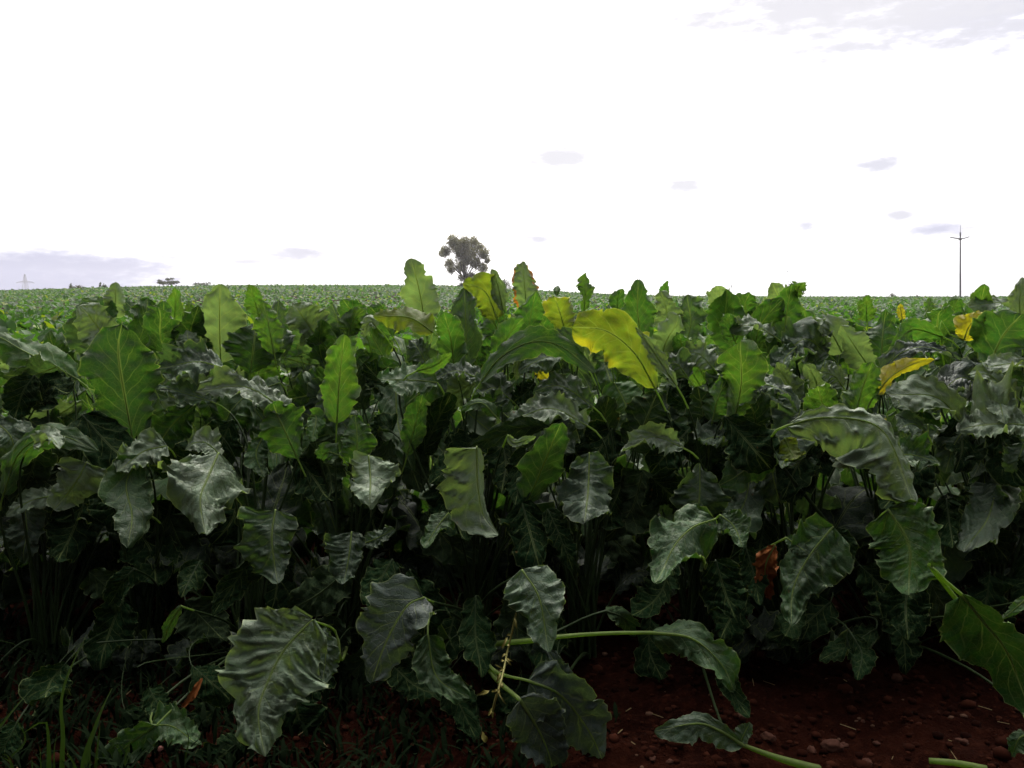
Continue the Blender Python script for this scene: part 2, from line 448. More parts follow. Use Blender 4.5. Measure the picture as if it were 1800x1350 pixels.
def clods(x, y):
    """cloddy relief of the bare soil close to the camera"""
    out = np.zeros(len(x))
    for i, (a, b) in enumerate(zip(x, y)):
        if abs(a) < 2.6 and 0.9 < b < 3.2:
            n = mnoise.noise(Vector((a * 5, b * 5, 0))) * 0.022 + mnoise.noise(Vector((a * 17, b * 17, 3))) * 0.016
            q = mnoise.noise(Vector((a * 45, b * 45, 7)))
            out[i] = n + max(0, q) * 0.02
    return out

def axis(lo, hi, step, far, grow=1.22):
    mid = list(np.arange(lo, hi, step))
    a, s = [], step
    p = hi
    while p < far: a.append(p); s *= grow; p += min(s, 220)
    b, s, p = [], step, lo - step
    while p > -far: b.append(p); s *= grow; p -= min(s, 220)
    return np.array(b[::-1] + mid + a)

def build_ground():
    xs = axis(-1.7, 1.9, 0.0125, 950); ys = axis(1.15, 2.4, 0.0125, 950, 1.12)
    # crest needs a finer step than geometric growth gives
    ys = np.unique(np.concatenate([ys, np.arange(20, 260, 6.0)]))
    X, Y = np.meshgrid(xs, ys)
    x, y = X.ravel(), Y.ravel()
    z = terrain(x, y) + clods(x, y)
    nx, ny = len(xs), len(ys)
    i = np.arange(ny - 1)[:, None] * nx; j = np.arange(nx - 1)[None]
    F = np.stack([i + j, i + j + 1, i + nx + j + 1, i + nx + j], -1).reshape(-1, 4)
    o = link('ground', mesh_np('ground', np.stack([x, y, z], 1), F, [M_SOIL]))
    tag(o, 'red brown crumbly soil of the beet field', None, None, 'structure')
build_ground()

# ------------------------------------------------------------------ beet plants: colours
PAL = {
    'd': (0.010, 0.027, 0.009), 'g': (0.028, 0.072, 0.015), 'l': (0.038, 0.094, 0.017), 'b': (0.054, 0.115, 0.018),  # d: green cut near black, canopy shade put into the colour
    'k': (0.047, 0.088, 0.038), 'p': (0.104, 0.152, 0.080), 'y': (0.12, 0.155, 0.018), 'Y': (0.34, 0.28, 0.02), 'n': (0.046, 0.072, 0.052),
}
GROUP_FRONT = 'beet plants along the front edge of the field'
GROUP_BACK = 'beet plants standing behind the front rows'
# crowns of the two front rows: picture column of the crown, what singles the plant out
ROW1 = [(-170, 'beet plant just past the left end of the front row, mostly out of frame'),
        (60, 'beet plant at the left end of the front row, arching over the grass tuft'),
        (235, 'beet plant with broad upright dark green leaf and folded hanging leaf'),
        (420, 'beet plant with pale draped leaf above the large puckered leaf near the ground'),
        (600, 'beet plant with tall bright green leaf and a pale triangular leaf hanging in front'),
        (835, 'beet plant with level stalk over the soil and pale leaf hanging beside bare stalks'),
        (1030, 'beet plant with squarish crinkled dark leaf hanging straight down right of the bare stalks'),
        (1235, 'beet plant with broad jagged bright green leaf and crumpled leaf drooping below'),
        (1420, 'beet plant with withered orange brown leaf hanging among its drooping green leaves'),
        (1590, 'beet plant with large grey blistered leaf bent over below the twisted yellow leaf'),
        (1790, 'beet plant at the right end, with thick midrib and yellow tipped leaf over bare soil'),
        (1990, 'beet plant just past the right end of the front row, mostly out of frame')]
ROW2 = [(-60, 'second row beet plant cut off by the left edge of the picture'),
        (120, 'second row beet plant with round grey leaf under the distant pylon'),
        (300, 'second row beet plant with small light green upright leaves below the distant flat bush'),
        (410, 'second row beet plant with tall pointed grey green leaf left of the tree'),
        (560, 'second row beet plant with grey crinkled leaf lying between two tall leaves'),
        (730, 'second row beet plant with the tall pointed leaf just left of the round tree'),
        (850, 'second row beet plant with yellow green leaf overlapping the foot of the round tree'),
        (980, 'second row beet plant with scorched leaf and a yellow leaf right of the tree'),
        (1110, 'second row beet plant with pale yellow rimmed leaf behind the large yellow leaf'),
        (1250, 'second row beet plant with grey leaf notched against the skyline by the thin masts'),
        (1400, 'second row beet plant with tall holed leaf in front of the thin mast'),
        (1530, 'second row beet plant with pale pointed leaf bent left of the twisted yellow leaf'),
        (1640, 'second row beet plant with yellowish green arched leaf above the twisted yellow leaf'),
        (1770, 'second row beet plant with crumpled bright yellow leaf and big green leaf at right edge'),
        (1900, 'second row beet plant past the right edge with pale hazy leaf')]
Y1, Y2 = 1.95, 2.42
plants = []       # (row, x, empty)
for row, yy, lst in ((1, Y1, ROW1), (2, Y2, ROW2)):
    for (px, lab) in lst:
        y = yy + random.uniform(-.05, .05)
        x = (px - 900) / FPX * y
        e = thing('sugar_beet_plant', (x, y, 0.0), lab, 'plant', GROUP_FRONT)
        plants.append((row, x, y, e))

def plant_for(row, x):
    return min((p for p in plants if p[0] == row), key=lambda p: abs(p[1] - x))

# ------------------------------------------------------------------ leaves seen singly: traced midribs
D_TAB = ([440, 500, 560, 620, 700, 850, 1000, 1200, 1300, 1400], [2.8, 2.72, 2.5, 2.25, 2.04, 1.86, 1.76, 1.52, 1.46, 1.42])
n_hero = 0
def leaf(pts, hw, side='u', col='g', D=None, roll=0, roll2=None, fold=0.15, curl=0.1, ruf=0.15, bl=0.07, hw2=None, tip=0.0,
         sh='o', yel=0.0, row=None, pet=None, petD=None, free=False, crown=None, mat=None, jag=0.07, name='leaf', lab=None, pr=1.0):
    """one leaf of the front rows: midrib traced base to tip, half width in picture pixels at its own distance"""
    global n_hero
    n_hero += 1
    bl *= 1.3; ruf *= 1.45; jag *= 1.25
    P = np.asarray(pts, float)
    if D is None: D = float(np.interp(P[:, 1].mean(), *D_TAB))
    e2 = P[-1] - P[0]; span = np.linalg.norm(e2); vert = e2[1] / span
    if side == 'u' and mat is None and D > 1.47:
        # upper faces look up to the sky: hanging blades come forward, level ones lie over
        if vert > 0: tip -= .55 * vert * span * D / FPX
        if abs(roll) <= 30 and roll2 is None:
            roll = (1 if e2[0] > 0 else -1) * -48 * (1 - abs(vert)) ** .8
            k_ = 1 / math.cos(R(roll)) ** .7; hw *= k_; hw2 = hw2 * k_ if hw2 else None
    dd = np.linspace(0, tip, len(P)) + random.uniform(-.07, .05) * np.linspace(0, 1, len(P)) ** 2 * (D > 1.6)
    W = np.array([at(p[0], p[1], D + q) for p, q in zip(P, dd)])
    C = spline(W, 44)
    T = unit(np.gradient(C, axis=0)); V = unit(C - CAM)
    L = unit(np.cross(T, V)); N = np.cross(L, T)
    flip = np.sign(-np.einsum('ij,ij->i', N, V)); N = N * flip[:, None]          # N towards the camera
    a = np.radians(np.linspace(roll, roll if roll2 is None else roll2, len(C)))[:, None]
    L, N = L * np.cos(a) + N * np.sin(a), N * np.cos(a) - L * np.sin(a)
    Nu = N if side == 'u' else -N
    sc = D / FPX
    h = (hw * sc, (hw if hw2 is None else hw2) * sc)
    Vb, F, UV, VS = blade_np(C, L, Nu, h, 22, n_hero * 13 + 5, fold, curl, ruf, bl, sh, jag)
    row = row or (1 if D < 2.16 else 2)
    _, px, py, e = plant_for(row, C[0][0] if crown is None else (crown - 900) / FPX * (Y1 if row == 1 else Y2))
    org = np.array(e.location)
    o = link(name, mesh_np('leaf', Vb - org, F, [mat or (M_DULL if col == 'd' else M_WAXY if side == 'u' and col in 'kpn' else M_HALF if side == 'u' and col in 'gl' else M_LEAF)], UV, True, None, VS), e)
    c = PAL[col]; j = 0.9 + 0.2 * random.random()
    o.color = (c[0] * j, c[1] * j, c[2] * j, 1.0 - yel)
    if lab: o['label'] = lab
    # petiole running into the midrib
    r0, r1 = 0.0046 * pr, 0.0021 * pr
    if pet:
        Q = [at(p[0], p[1], (petD or D)) for p in pet] + [C[0]]
        if not free: Q = [org + np.array([0, 0, .03])] + Q
        S = spline(Q, 22)
    else:
        ln = np.linalg.norm(C[0] - org)
        p0 = np.array([org[0] + random.uniform(-.03, .03), org[1] + random.uniform(-.03, .03), 0.02])
        p1 = p0 + np.array([(C[0][0] - p0[0]) * .15, (C[0][1] - p0[1]) * .15, max(0.08, (C[0][2]) * .5)])
        p2 = C[0] - unit(T[0]) * .07 + np.array([0, .05, .015]) if C[0][2] < .22 else C[0] - unit(T[0]) * ln * 0.22 if T[0][2] > 0.2 else C[0] + np.array([-T[0][0] * .05, .10, -.07])
        t = np.linspace(0, 1, 16)[:, None]
        S = (1 - t) ** 3 * p0 + 3 * (1 - t) ** 2 * t * p1 + 3 * (1 - t) * t * t * p2 + t ** 3 * C[0]
    k = int(len(C) * 0.86)
    path = np.vstack([S[:-1], C[:k]])
    rr = np.concatenate([np.linspace(r0, r1, len(S) - 1), np.linspace(r1, 0.0006, k)])
    tv, tf = tube_np(path, rr, 6)
    mi = np.repeat((np.arange(len(path) - 1) >= len(S) - 3).astype(int), 6) if not pet else np.ones(len(tf), int)
    link('petiole', mesh_np('petiole', tv - org, tf, [M_PET, M_PET if col == 'd' else M_RIB], None, True, mi), o)  # shade-coloured leaves get the dark stalk tone on the midrib too
    return o

def heroes():
    H = leaf
    # ---- left third, upper
    H([(233, 770), (214, 665), (208, 610), (214, 570)], 60, 'l', 'g', D=2.02, ruf=.08, bl=.025, sh='e', fold=-.1)
    H([(137, 667), (80, 635), (33, 612), (-25, 575)], 38, 'l', 'l', roll=25, ruf=.1, D=2.15)
    H([(205, 612), (170, 572), (146, 540)], 36, 'u', 'p', D=2.3, crown=120, sh='e', ruf=.08)
    H([(198, 560), (203, 525), (202, 496)], 19, 'l', 'p', D=2.6, ruf=.06, bl=.02)
    H([(200, 562), (176, 538), (146, 526)], 19, 'l', 'l', D=2.58, ruf=.08, bl=.02)
    H([(245, 565), (235, 545), (214, 525)], 14, 'l', 'g', D=2.65)
    H([(306, 572), (308, 540), (308, 508)], 15, 'l', 'b', D=2.62, ruf=.06, bl=.02)
    H([(300, 602), (290, 562), (287, 530)], 22, 'l', 'g', D=2.45, ruf=.1)
    H([(335, 580), (334, 555), (332, 528)], 13, 'l', 'b', D=2.6)
    H([(388, 640), (386, 570), (387, 500)], 44, 'l', 'p', D=2.38, ruf=.09, bl=.03, sh='o')
    H([(440, 655), (447, 600), (450, 565)], 46, 'l', 'g', D=2.3, ruf=.1, sh='e')
    H([(482, 622), (472, 570), (462, 530)], 24, 'l', 'b', D=2.28, ruf=.1)
    H([(458, 565), (448, 530), (440, 503)], 18, 'l', 'b', D=2.6)
    H([(566, 602), (540, 568), (516, 533)], 36, 'u', 'p', D=2.4, bl=.08, sh='e')
    H([(592, 595), (600, 570), (606, 550)], 20, 'l', 'b', D=2.5)
    H([(352, 632), (333, 605), (328, 578)], 26, 'l', 'p', D=2.28)
    H([(415, 658), (350, 636), (270, 652)], 34, 'u', 'k', D=2.08, roll=-25, bl=.16, ruf=.15)
    H([(372, 706), (320, 690), (273, 676)], 20, 'u', 'k', D=2.04, roll=-20, bl=.15)
    H([(505, 722), (430, 680), (344, 690)], 31, 'u', 'p', D=1.98, roll=-20, bl=.13, ruf=.14)
    H([(592, 745), (597, 665), (606, 588)], 33, 'l', 'b', D=1.98, ruf=.14, bl=.03)
    H([(612, 590), (622, 560), (640, 545)], 22, 'l', 'b', D=2.4)
    H([(524, 808), (500, 755), (478, 712)], 44, 'l', 'l', D=1.95, sh='s', ruf=.16, bl=.03, roll=15)
    H([(547, 730), (556, 735), (548, 775)], 16, 'l', 'l', D=1.93)
    H([(60, 660), (40, 690), (25, 740)], 30, 'u', 'd', D=2.08, bl=.12)
    H([(60, 720), (90, 680), (120, 700)], 34, 'u', 'd', D=2.1, bl=.12)
    H([(5, 872), (35, 795), (95, 765), (170, 788)], 27, 'l', 'g', D=1.88, roll=-30, ruf=.14)
    H([(60, 782), (85, 768), (105, 785)], 18, 'u', 'p', D=1.83)
    H([(152, 812), (135, 845), (100, 892)], 42, 'u', 'p', D=1.84, sh='t', bl=.06, ruf=.1)
    H([(100, 870), (55, 880), (10, 905)], 20, 'u', 'p', D=1.9, sh='t')
    H([(-10, 740), (20, 770), (30, 830)], 36, 'u', 'k', D=1.97, bl=.1)
    H([(292, 784), (250, 795), (205, 832)], 32, 'u', 'p', D=1.9, bl=.1, sh='t')
    H([(246, 800), (222, 850), (232, 905), (226, 952)], 38, 'u', 'g', D=1.86, ruf=.08, bl=.06)
    H([(262, 905), (232, 915), (214, 945)], 30, 'l', 'p', D=1.84, sh='t', ruf=.05, bl=.03)
    H([(384, 796), (366, 838), (352, 880), (362, 942)], 66, 'u', 'p', D=1.8, tip=-.1, hw2=72, sh='t', ruf=.13, bl=.08, fold=-.25, curl=-.3)
    H([(388, 800), (360, 778), (325, 782)], 26, 'u', 'p', D=1.88, bl=.08)
    H([(484, 896), (478, 950), (488, 1024)], 40, 'u', 'k', D=1.76, hw2=64, sh='t', bl=.08, fold=-.3)
    H([(236, 1000), (218, 1020), (195, 1060)], 24, 'u', 'd', D=1.72, bl=.12)
    H([(318, 1065), (300, 1095), (283, 1133)], 10, 'l', 'g', D=1.66, ruf=.05)
    H([(352, 985), (338, 1010), (320, 1045)], 22, 'u', 'd', D=1.85)
    H([(460, 770), (450, 800), (465, 840)], 20, 'u', 'g', D=1.92)
    # big puckered leaf near the ground
    H([(548, 1090), (500, 1142), (470, 1200), (454, 1255), (466, 1330)], 86, 'u', 'p', D=1.5, hw2=84, sh='t', bl=.15, ruf=.10, fold=-.12, curl=-.25, jag=.11,
      pet=[(600, 1160), (590, 1110)], petD=1.62)
    H([(556, 1108), (572, 1145), (566, 1205)], 26, 'u', 'k', D=1.56, bl=.12, hw2=20)
    H([(275, 1275), (225, 1310), (160, 1362)], 36, 'u', 'g', D=1.47, hw2=30, sh='t', bl=.08)
    H([(268, 1274), (305, 1278), (352, 1312)], 32, 'u', 'g', D=1.49, sh='t', bl=.08)
    H([(262, 1210), (280, 1240), (302, 1262)], 26, 'u', 'd', D=1.56, pet=[(257, 1165), (259, 1190)], petD=1.56, pr=.5)
    H([(30, 1270), (15, 1300), (-10, 1340)], 26, 'u', 'd', D=1.5)
    H([(432, 1295), (395, 1325), (350, 1370)], 36, 'u', 'd', D=1.5, bl=.14)
    # ---- middle, upper
    H([(748, 572), (736, 505), (722, 456)], 34, 'l', 'p', D=2.5, ruf=.07, bl=.02, sh='o')
    H([(690, 590), (670, 560), (650, 540)], 24, 'l', 'g', D=2.55)
    H([(762, 585), (720, 558), (657, 556)], 26, 'l', 'y', D=2.2, roll=20, ruf=.18, yel=.12, bl=.03)
    H([(662, 575), (650, 565), (640, 592)], 13, 'u', 'p', D=2.25)
    H([(800, 655), (792, 595), (780, 548)], 28, 'l', 'l', D=2.2, bl=.03)
    H([(818, 655), (819, 575), (816, 507)], 27, 'u', 'k', D=2.26, bl=.13, ruf=.09, sh='e')
    H([(874, 560), (852, 512), (815, 498)], 30, 'l', 'y', D=2.42, ruf=.2, yel=.3, bl=.03)
    H([(884, 545), (876, 505), (864, 472)], 14, 'u', 'p', D=2.4, ruf=.1)
    H([(882, 600), (866, 560), (850, 525)], 27, 'l', 'g', D=2.44)
    H([(926, 545), (922, 500), (918, 459)], 24, 'l', 'p', D=2.55, mat=M_SCORCH, ruf=.16, bl=.05, lab='grey green leaf with scorched orange brown edges')
    H([(925, 612), (932, 560), (942, 512)], 26, 'l', 'l', D=2.35)
    H([(996, 592), (985, 552), (973, 516)], 29, 'l', 'y', D=2.3, sh='s', yel=.45, ruf=.1, bl=.04, lab='yellowed rounded leaf')
    H([(1152, 684), (1116, 622), (1066, 582), (1004, 574)], 54, 'l', 'y', D=1.98, hw2=47, yel=.45, ruf=.12, bl=.05, sh='s', roll=-8, lab='large yellow leaf turned over with green base')
    H([(1190, 680), (1150, 620), (1118, 575)], 15, 'u', 'p', D=1.94, bl=.12, roll=35)
    H([(1130, 612), (1121, 550), (1122, 492)], 31, 'l', 'l', D=2.32, yel=.22, ruf=.1, bl=.05, lab='pale leaf with yellow rim')
    H([(1176, 590), (1172, 548), (1162, 512)], 24, 'l', 'p', D=2.45)
    H([(1168, 540), (1168, 510), (1174, 494)], 9, 'l', 'l', D=2.6)
    H([(1026, 552), (1029, 512), (1026, 480)], 14, 'l', 'b', D=2.5, roll=10, roll2=50, ruf=.22, sh='s')
    H([(978, 520), (979, 510), (977, 502)], 6, 'l', 'g', D=3.0)
    H([(1090, 560), (1085, 530), (1094, 507)], 14, 'l', 'g', D=2.6)
    H([(845, 672), (880, 628), (935, 601), (988, 610), (1046, 658)], 24, 'l', 'g', D=2.0, roll=-15, ruf=.13, bl=.03)
    H([(862, 645), (890, 595), (920, 556)], 22, 'l', 'l', D=2.12, roll=20)
    H([(1028, 640), (992, 594), (945, 594)], 17, 'u', 'k', D=2.12, roll=-30, bl=.14)
    H([(1000, 628), (960, 628), (912, 652)], 24, 'u', 'k', D=2.06, bl=.14, ruf=.12, sh='t')
    H([(940, 640), (950, 655), (962, 668)], 10, 'u', 'Y', D=2.03, yel=.7)
    H([(922, 625), (910, 645), (908, 668)], 9, 'u', 'p', D=2.02)
    H([(842, 665), (800, 652), (762, 668)], 24, 'u', 'k', D=2.1, roll=-15, bl=.13, sh='t')
    H([(768, 672), (720, 668), (662, 668)], 25, 'u', 'g', D=2.0, roll=-10, bl=.06)
    H([(733, 652), (765, 642), (795, 618)], 13, 'l', 'b', D=1.97, roll=20)
    H([(756, 652), (738, 618), (722, 595)], 25, 'u', 'k', D=2.14, bl=.14)
    H([(716, 800), (730, 745), (744, 690)], 24, 'l', 'g', D=1.96, hw2=20, bl=.03)
    H([(742, 800), (766, 745), (797, 688)], 32, 'u', 'd', D=2.02, bl=.13)
    H([(897, 702), (868, 682), (838, 698)], 30, 'u', 'k', D=2.04, bl=.14, sh='t')
    H([(940, 672), (925, 690), (898, 708)], 22, 'u', 'd', D=2.06, bl=.14)
    H([(1042, 715), (990, 680), (938, 684)], 24, 'u', 'k', D=2.0, roll=-20, bl=.14)
    H([(872, 732), (845, 708), (808, 720)], 13, 'l', 'l', D=1.95, roll=20)
    H([(1032, 748), (965, 718), (885, 748)], 28, 'u', 'p', D=1.9, roll=-28, bl=.13, ruf=.13, sh='e')
    H([(962, 748), (895, 758), (820, 792)], 21, 'l', 'd', D=1.86, roll=-25, ruf=.12)
    H([(925, 888), (952, 825), (986, 742)], 42, 'l', 'g', D=1.82, ruf=.1, bl=.03, roll=10)
    H([(893, 765), (905, 778), (940, 768)], 8, 'l', 'p', D=1.8)
    H([(925, 790), (915, 840), (905, 890)], 28, 'u', 'd', D=1.9, bl=.1)
    H([(1036, 796), (1034, 858), (1028, 916)], 47, 'u', 'k', D=1.84, bl=.13, sh='e', ruf=.1)
    H([(1202, 788), (1147, 768), (1092, 797)], 20, 'u', 'p', D=1.88, roll=-20, bl=.12)
    H([(648, 801), (651, 842), (650, 880)], 47, 'u', 'p', D=1.8, sh='t', ruf=.12, bl=.05, hw2=44)
    H([(625, 815), (628, 775), (624, 728)], 31, 'l', 'l', D=1.9, ruf=.12)
    H([(596, 800), (575, 795), (560, 812)], 20, 'l', 'g', D=1.92)
    H([(1112, 795), (1135, 740), (1155, 690)], 46, 'l', 'd', D=2.02, bl=.03)
    H([(1065, 790), (1062, 740), (1072, 690)], 26, 'l', 'd', D=2.08)
    H([(640, 582), (622, 552), (605, 530)], 26, 'l', 'g', D=2.45)
    H([(690, 700), (660, 660), (640, 640)], 30, 'u', 'd', D=2.14, bl=.12)
    H([(640, 720), (625, 680), (630, 640)], 26, 'l', 'd', D=2.12)
    H([(690, 760), (672, 750), (655, 775)], 24, 'u', 'd', D=2.0, bl=.12)
    # ---- middle, lower
    H([(838, 785), (840, 850), (850, 905), (874, 940)], 12, 'u', 'p', D=1.76, hw2=72, sh='t', ruf=.05, bl=.05, fold=.05, curl=-.1)
    H([(788, 902), (766, 930), (744, 967)], 22, 'u', 'l', D=1.78, sh='t')
    H([(618, 935), (614, 975), (604, 1028)], 30, 'u', 'k', D=1.76, hw2=46, sh='t', bl=.1)
    H([(640, 955), (665, 945), (692, 930)], 16, 'u', 'k', D=1.78, bl=.1)
    H([(918, 885), (932, 935), (948, 995)], 44, 'u', 'd', D=1.8, bl=.13, hw2=52)
    H([(962, 895), (985, 945), (1008, 1002)], 24, 'u', 'd', D=1.77, bl=.1)
    H([(918, 1002), (948, 1052), (964, 1145)], 46, 'u', 'k', D=1.49, hw2=54, sh='t', ruf=.1, bl=.07)
    H([(745, 1050), (715, 1066), (680, 1126), (652, 1200)], 62, 'u', 'n', D=1.58, sh='t', ruf=.08, bl=.05, hw2=64)
    H([(752, 1115), (768, 1190), (826, 1228)], 34, 'u', 'g', D=1.6, bl=.12)
    H([(1146, 1112), (1215, 1122), (1266, 1165), (1294, 1214)], 36, 'u', 'g', D=1.52, ruf=.13, bl=.08, fold=-.3, pet=[(935, 1126), (985, 1119), (1070, 1113)], crown=835, pr=1.7)
    H([(1065, 1074), (1095, 1086), (1118, 1118)], 18, 'l', 'd', D=1.62, pet=[(945, 1120), (985, 1107), (1030, 1085)], crown=835, pr=1.3)
    H([(930, 1197), (985, 1222), (1035, 1285), (1066, 1352)], 58, 'u', 'n', D=1.46, hw2=60, sh='t', bl=.12, ruf=.08, fold=-.1, pet=[(868, 1178)], petD=1.6, crown=835, pr=1.4)
    H([(975, 1235), (985, 1190), (965, 1145)], 30, 'u', 'n', D=1.5, bl=.12)
    H([(914, 1230), (938, 1268), (960, 1312), (975, 1362)], 58, 'u', 'n', D=1.43, hw2=50, sh='t', bl=.05, ruf=.06, pet=[(868, 1188)], petD=1.6, crown=835, pr=1.9)
    # ---- right third, upper
    H([(1290, 740), (1303, 672), (1300, 603)], 44, 'l', 'b', D=1.96, sh='s', ruf=.16, bl=.04, jag=.12, roll=-8)
    H([(1252, 740), (1262, 700), (1282, 660)], 26, 'l', 'l', D=2.0)
    H([(1274, 568), (1268, 532), (1260, 500)], 24, 'l', 'p', D=2.5)
    H([(1376, 602), (1383, 548), (1392, 500)], 28, 'l', 'l', D=2.36, ruf=.15, jag=.12, bl=.03)
    H([(1395, 520), (1404, 505), (1410, 495)], 14, 'l', 'b', D=2.36, jag=.2)
    H([(1372, 575), (1370, 530), (1360, 503)], 32, 'l', 'p', D=2.5)
    H([(1320, 570), (1310, 538), (1318, 514)], 27, 'l', 'l', D=2.5, yel=.15)
    H([(1362, 592), (1325, 572), (1282, 578)], 20, 'u', 'p', D=2.28, roll=-25, bl=.08)
    H([(1292, 600), (1282, 575), (1282, 548)], 18, 'l', 'g', D=2.3)
    H([(1482, 622), (1458, 582), (1430, 572)], 28, 'u', 'p', D=2.25, roll=-15)
    H([(1532, 652), (1502, 608), (1478, 572)], 27, 'l', 'p', D=2.18, ruf=.08, bl=.03)
    H([(1455, 622), (1415, 596), (1376, 628)], 34, 'u', 'k', D=2.22, bl=.17, ruf=.16)
    H([(1400, 610), (1380, 630), (1375, 660)], 26, 'u', 'k', D=2.2, bl=.17)
    H([(1504, 730), (1515, 685), (1534, 636)], 32, 'l', 'b', D=1.98, ruf=.1)
    H([(1449, 745), (1446, 712), (1436, 676)], 32, 'l', 'b', D=1.96, ruf=.1)
    H([(1402, 704), (1382, 666), (1362, 638)], 22, 'u', 'p', D=2.08)
    H([(1440, 690), (1432, 665), (1420, 645)], 18, 'u', 'p', D=2.06)
    H([(1482, 680), (1465, 660), (1440, 655)], 18, 'u', 'p', D=2.08)
    H([(1286, 722), (1322, 678), (1370, 684), (1406, 722)], 21, 'u', 'k', D=1.98, roll=-30, bl=.14)
    H([(1330, 760), (1325, 725), (1310, 700)], 34, 'l', 'd', D=2.04)
    H([(1540, 692), (1566, 662), (1600, 642), (1636, 632)], 18, 'l', 'Y', D=1.97, yel=.7, ruf=.2, roll=15, bl=.05, lab='twisted bright yellow leaf')
    H([(1552, 655), (1582, 622), (1630, 610), (1692, 632)], 19, 'u', 'n', D=2.06, roll=-20, bl=.17)
    H([(1694, 598), (1706, 570), (1732, 552)], 22, 'l', 'Y', D=2.22, crown=1770, yel=.8, ruf=.2, bl=.1, pet=[(1652, 598), (1675, 594)], lab='crumpled bright yellow leaf')
    H([(1738, 645), (1762, 592), (1796, 552)], 50, 'l', 'g', D=2.18, crown=1770, ruf=.08, bl=.03, sh='e')
    H([(1792, 542), (1752, 532), (1700, 540)], 15, 'u', 'p', D=2.5, roll=-25)
    H([(1796, 580), (1792, 530), (1798, 485)], 17, 'l', 'p', D=2.3, ruf=.15)
    H([(1656, 592), (1602, 580), (1566, 620)], 18, 'l', 'l', D=2.2, roll=-15, yel=.1)
    H([(1550, 645), (1551, 595), (1556, 552)], 32, 'l', 'g', D=2.28)
    H([(1588, 640), (1580, 605), (1592, 572)], 20, 'l', 'g', D=2.3)
    H([(1524, 566), (1523, 545), (1524, 522)], 15, 'l', 'b', D=2.7)
    H([(1586, 562), (1584, 548), (1582, 534)], 7, 'l', 'Y', D=2.7, yel=.7)
    H([(1678, 570), (1676, 545), (1686, 522)], 20, 'l', 'l', D=2.6)
    H([(1632, 560), (1633, 540), (1634, 524)], 9, 'l', 'b', D=2.8)
    H([(1692, 742), (1642, 697), (1552, 696)], 32, 'u', 'p', D=1.94, roll=-12, bl=.05, ruf=.06, sh='e')
    H([(1748, 700), (1695, 664), (1648, 692)], 32, 'u', 'n', D=2.04, bl=.17, roll=-15)
    H([(1790, 700), (1740, 660), (1710, 660)], 20, 'u', 'p', D=1.98)
    H([(1738, 672), (1755, 700), (1765, 740)], 22, 'u', 'p', D=1.95)
    H([(1806, 640), (1770, 640), (1722, 648)], 19, 'u', 'p', D=2.04, roll=-20)
    H([(1805, 672), (1785, 668), (1768, 680)], 16, 'l', 'g', D=2.0)
    H([(1384, 748), (1448, 734), (1532, 744), (1572, 790), (1602, 890)], 26, 'u', 'p', D=1.78, crown=1590, hw2=74, sh='e', bl=.15, ruf=.12, fold=-.2, curl=-.25, tip=-.05, pr=1.3,
      lab='large grey blistered leaf bent over')
    H([(1541, 742), (1548, 740), (1556, 748)], 7, 'u', 'Y', D=1.765, yel=.9, name='leaf', ruf=.2)
    H([(1575, 800), (1605, 800), (1652, 812)], 30, 'u', 'g', D=1.79, sh='t', bl=.12)
    H([(1380, 770), (1388, 790), (1402, 812)], 26, 'l', 'y', D=1.86, bl=.08)
    H([(1812, 748), (1760, 745), (1688, 752)], 30, 'u', 'p', D=1.86, hw2=62, bl=.13, roll=-10, sh='e')
    H([(1800, 780), (1790, 810), (1790, 835)], 30, 'u', 'k', D=1.84, bl=.1)
    H([(1625, 760), (1605, 745), (1582, 752)], 22, 'u', 'k', D=1.92, bl=.17)
    H([(1252, 645), (1228, 622), (1198, 620)], 24, 'u', 'p', D=2.22)
    H([(1224, 640), (1200, 610), (1195, 585)], 22, 'l', 'g', D=2.3)
    H([(1210, 665), (1190, 640), (1165, 640)], 26, 'u', 'k', D=2.14, bl=.14)
    H([(1240, 772), (1236, 725), (1226, 680)], 32, 'l', 'd', D=2.02, bl=.03)
    H([(1205, 720), (1195, 690), (1200, 660)], 24, 'u', 'd', D=2.1, bl=.12)
    H([(1290, 790), (1262, 768), (1222, 780)], 28, 'u', 'k', D=1.98, bl=.17)
    # ---- right third, lower
    H([(1258, 912), (1216, 928), (1182, 965), (1154, 1034)], 60, 'u', 'g', D=1.7, hw2=52, sh='t', bl=.1, ruf=.1, fold=-.2)
    H([(1266, 905), (1290, 925), (1305, 960)], 28, 'u', 'g', D=1.73, bl=.12)
    H([(1258, 985), (1274, 1040), (1292, 1085)], 44, 'u', 'd', D=1.68, bl=.16, ruf=.14)
    H([(1310, 960), (1325, 1010), (1335, 1065)], 22, 'u', 'd', D=1.7, bl=.12)
    H([(1464, 926), (1422, 978), (1394, 1036), (1392, 1100)], 58, 'u', 'g', D=1.66, hw2=44, sh='t', bl=.16, ruf=.14, fold=-.2)
    H([(1464, 930), (1482, 965), (1478, 1010)], 26, 'u', 'd', D=1.68, bl=.12)
    H([(1362, 958), (1345, 998), (1352, 1048)], 19, 'u', 'Y', D=1.64, crown=1420, mat=M_BROWN, ruf=.25, bl=.2, jag=.15, name='leaf', lab='withered orange brown leaf')
    H([(1382, 945), (1400, 958), (1420, 972)], 16, 'u', 'g', D=1.66)
    H([(1562, 896), (1597, 955), (1598, 1020), (1596, 1050)], 64, 'u', 'l', D=1.62, crown=1590, hw2=66, sh='t', bl=.09, ruf=.06, fold=-.2, pr=1.3)
    H([(1597, 1020), (1592, 1070), (1596, 1122)], 44, 'u', 'd', D=1.66, bl=.18, ruf=.16)
    H([(1594, 905), (1592, 880), (1600, 868)], 16, 'u', 'l', D=1.7)
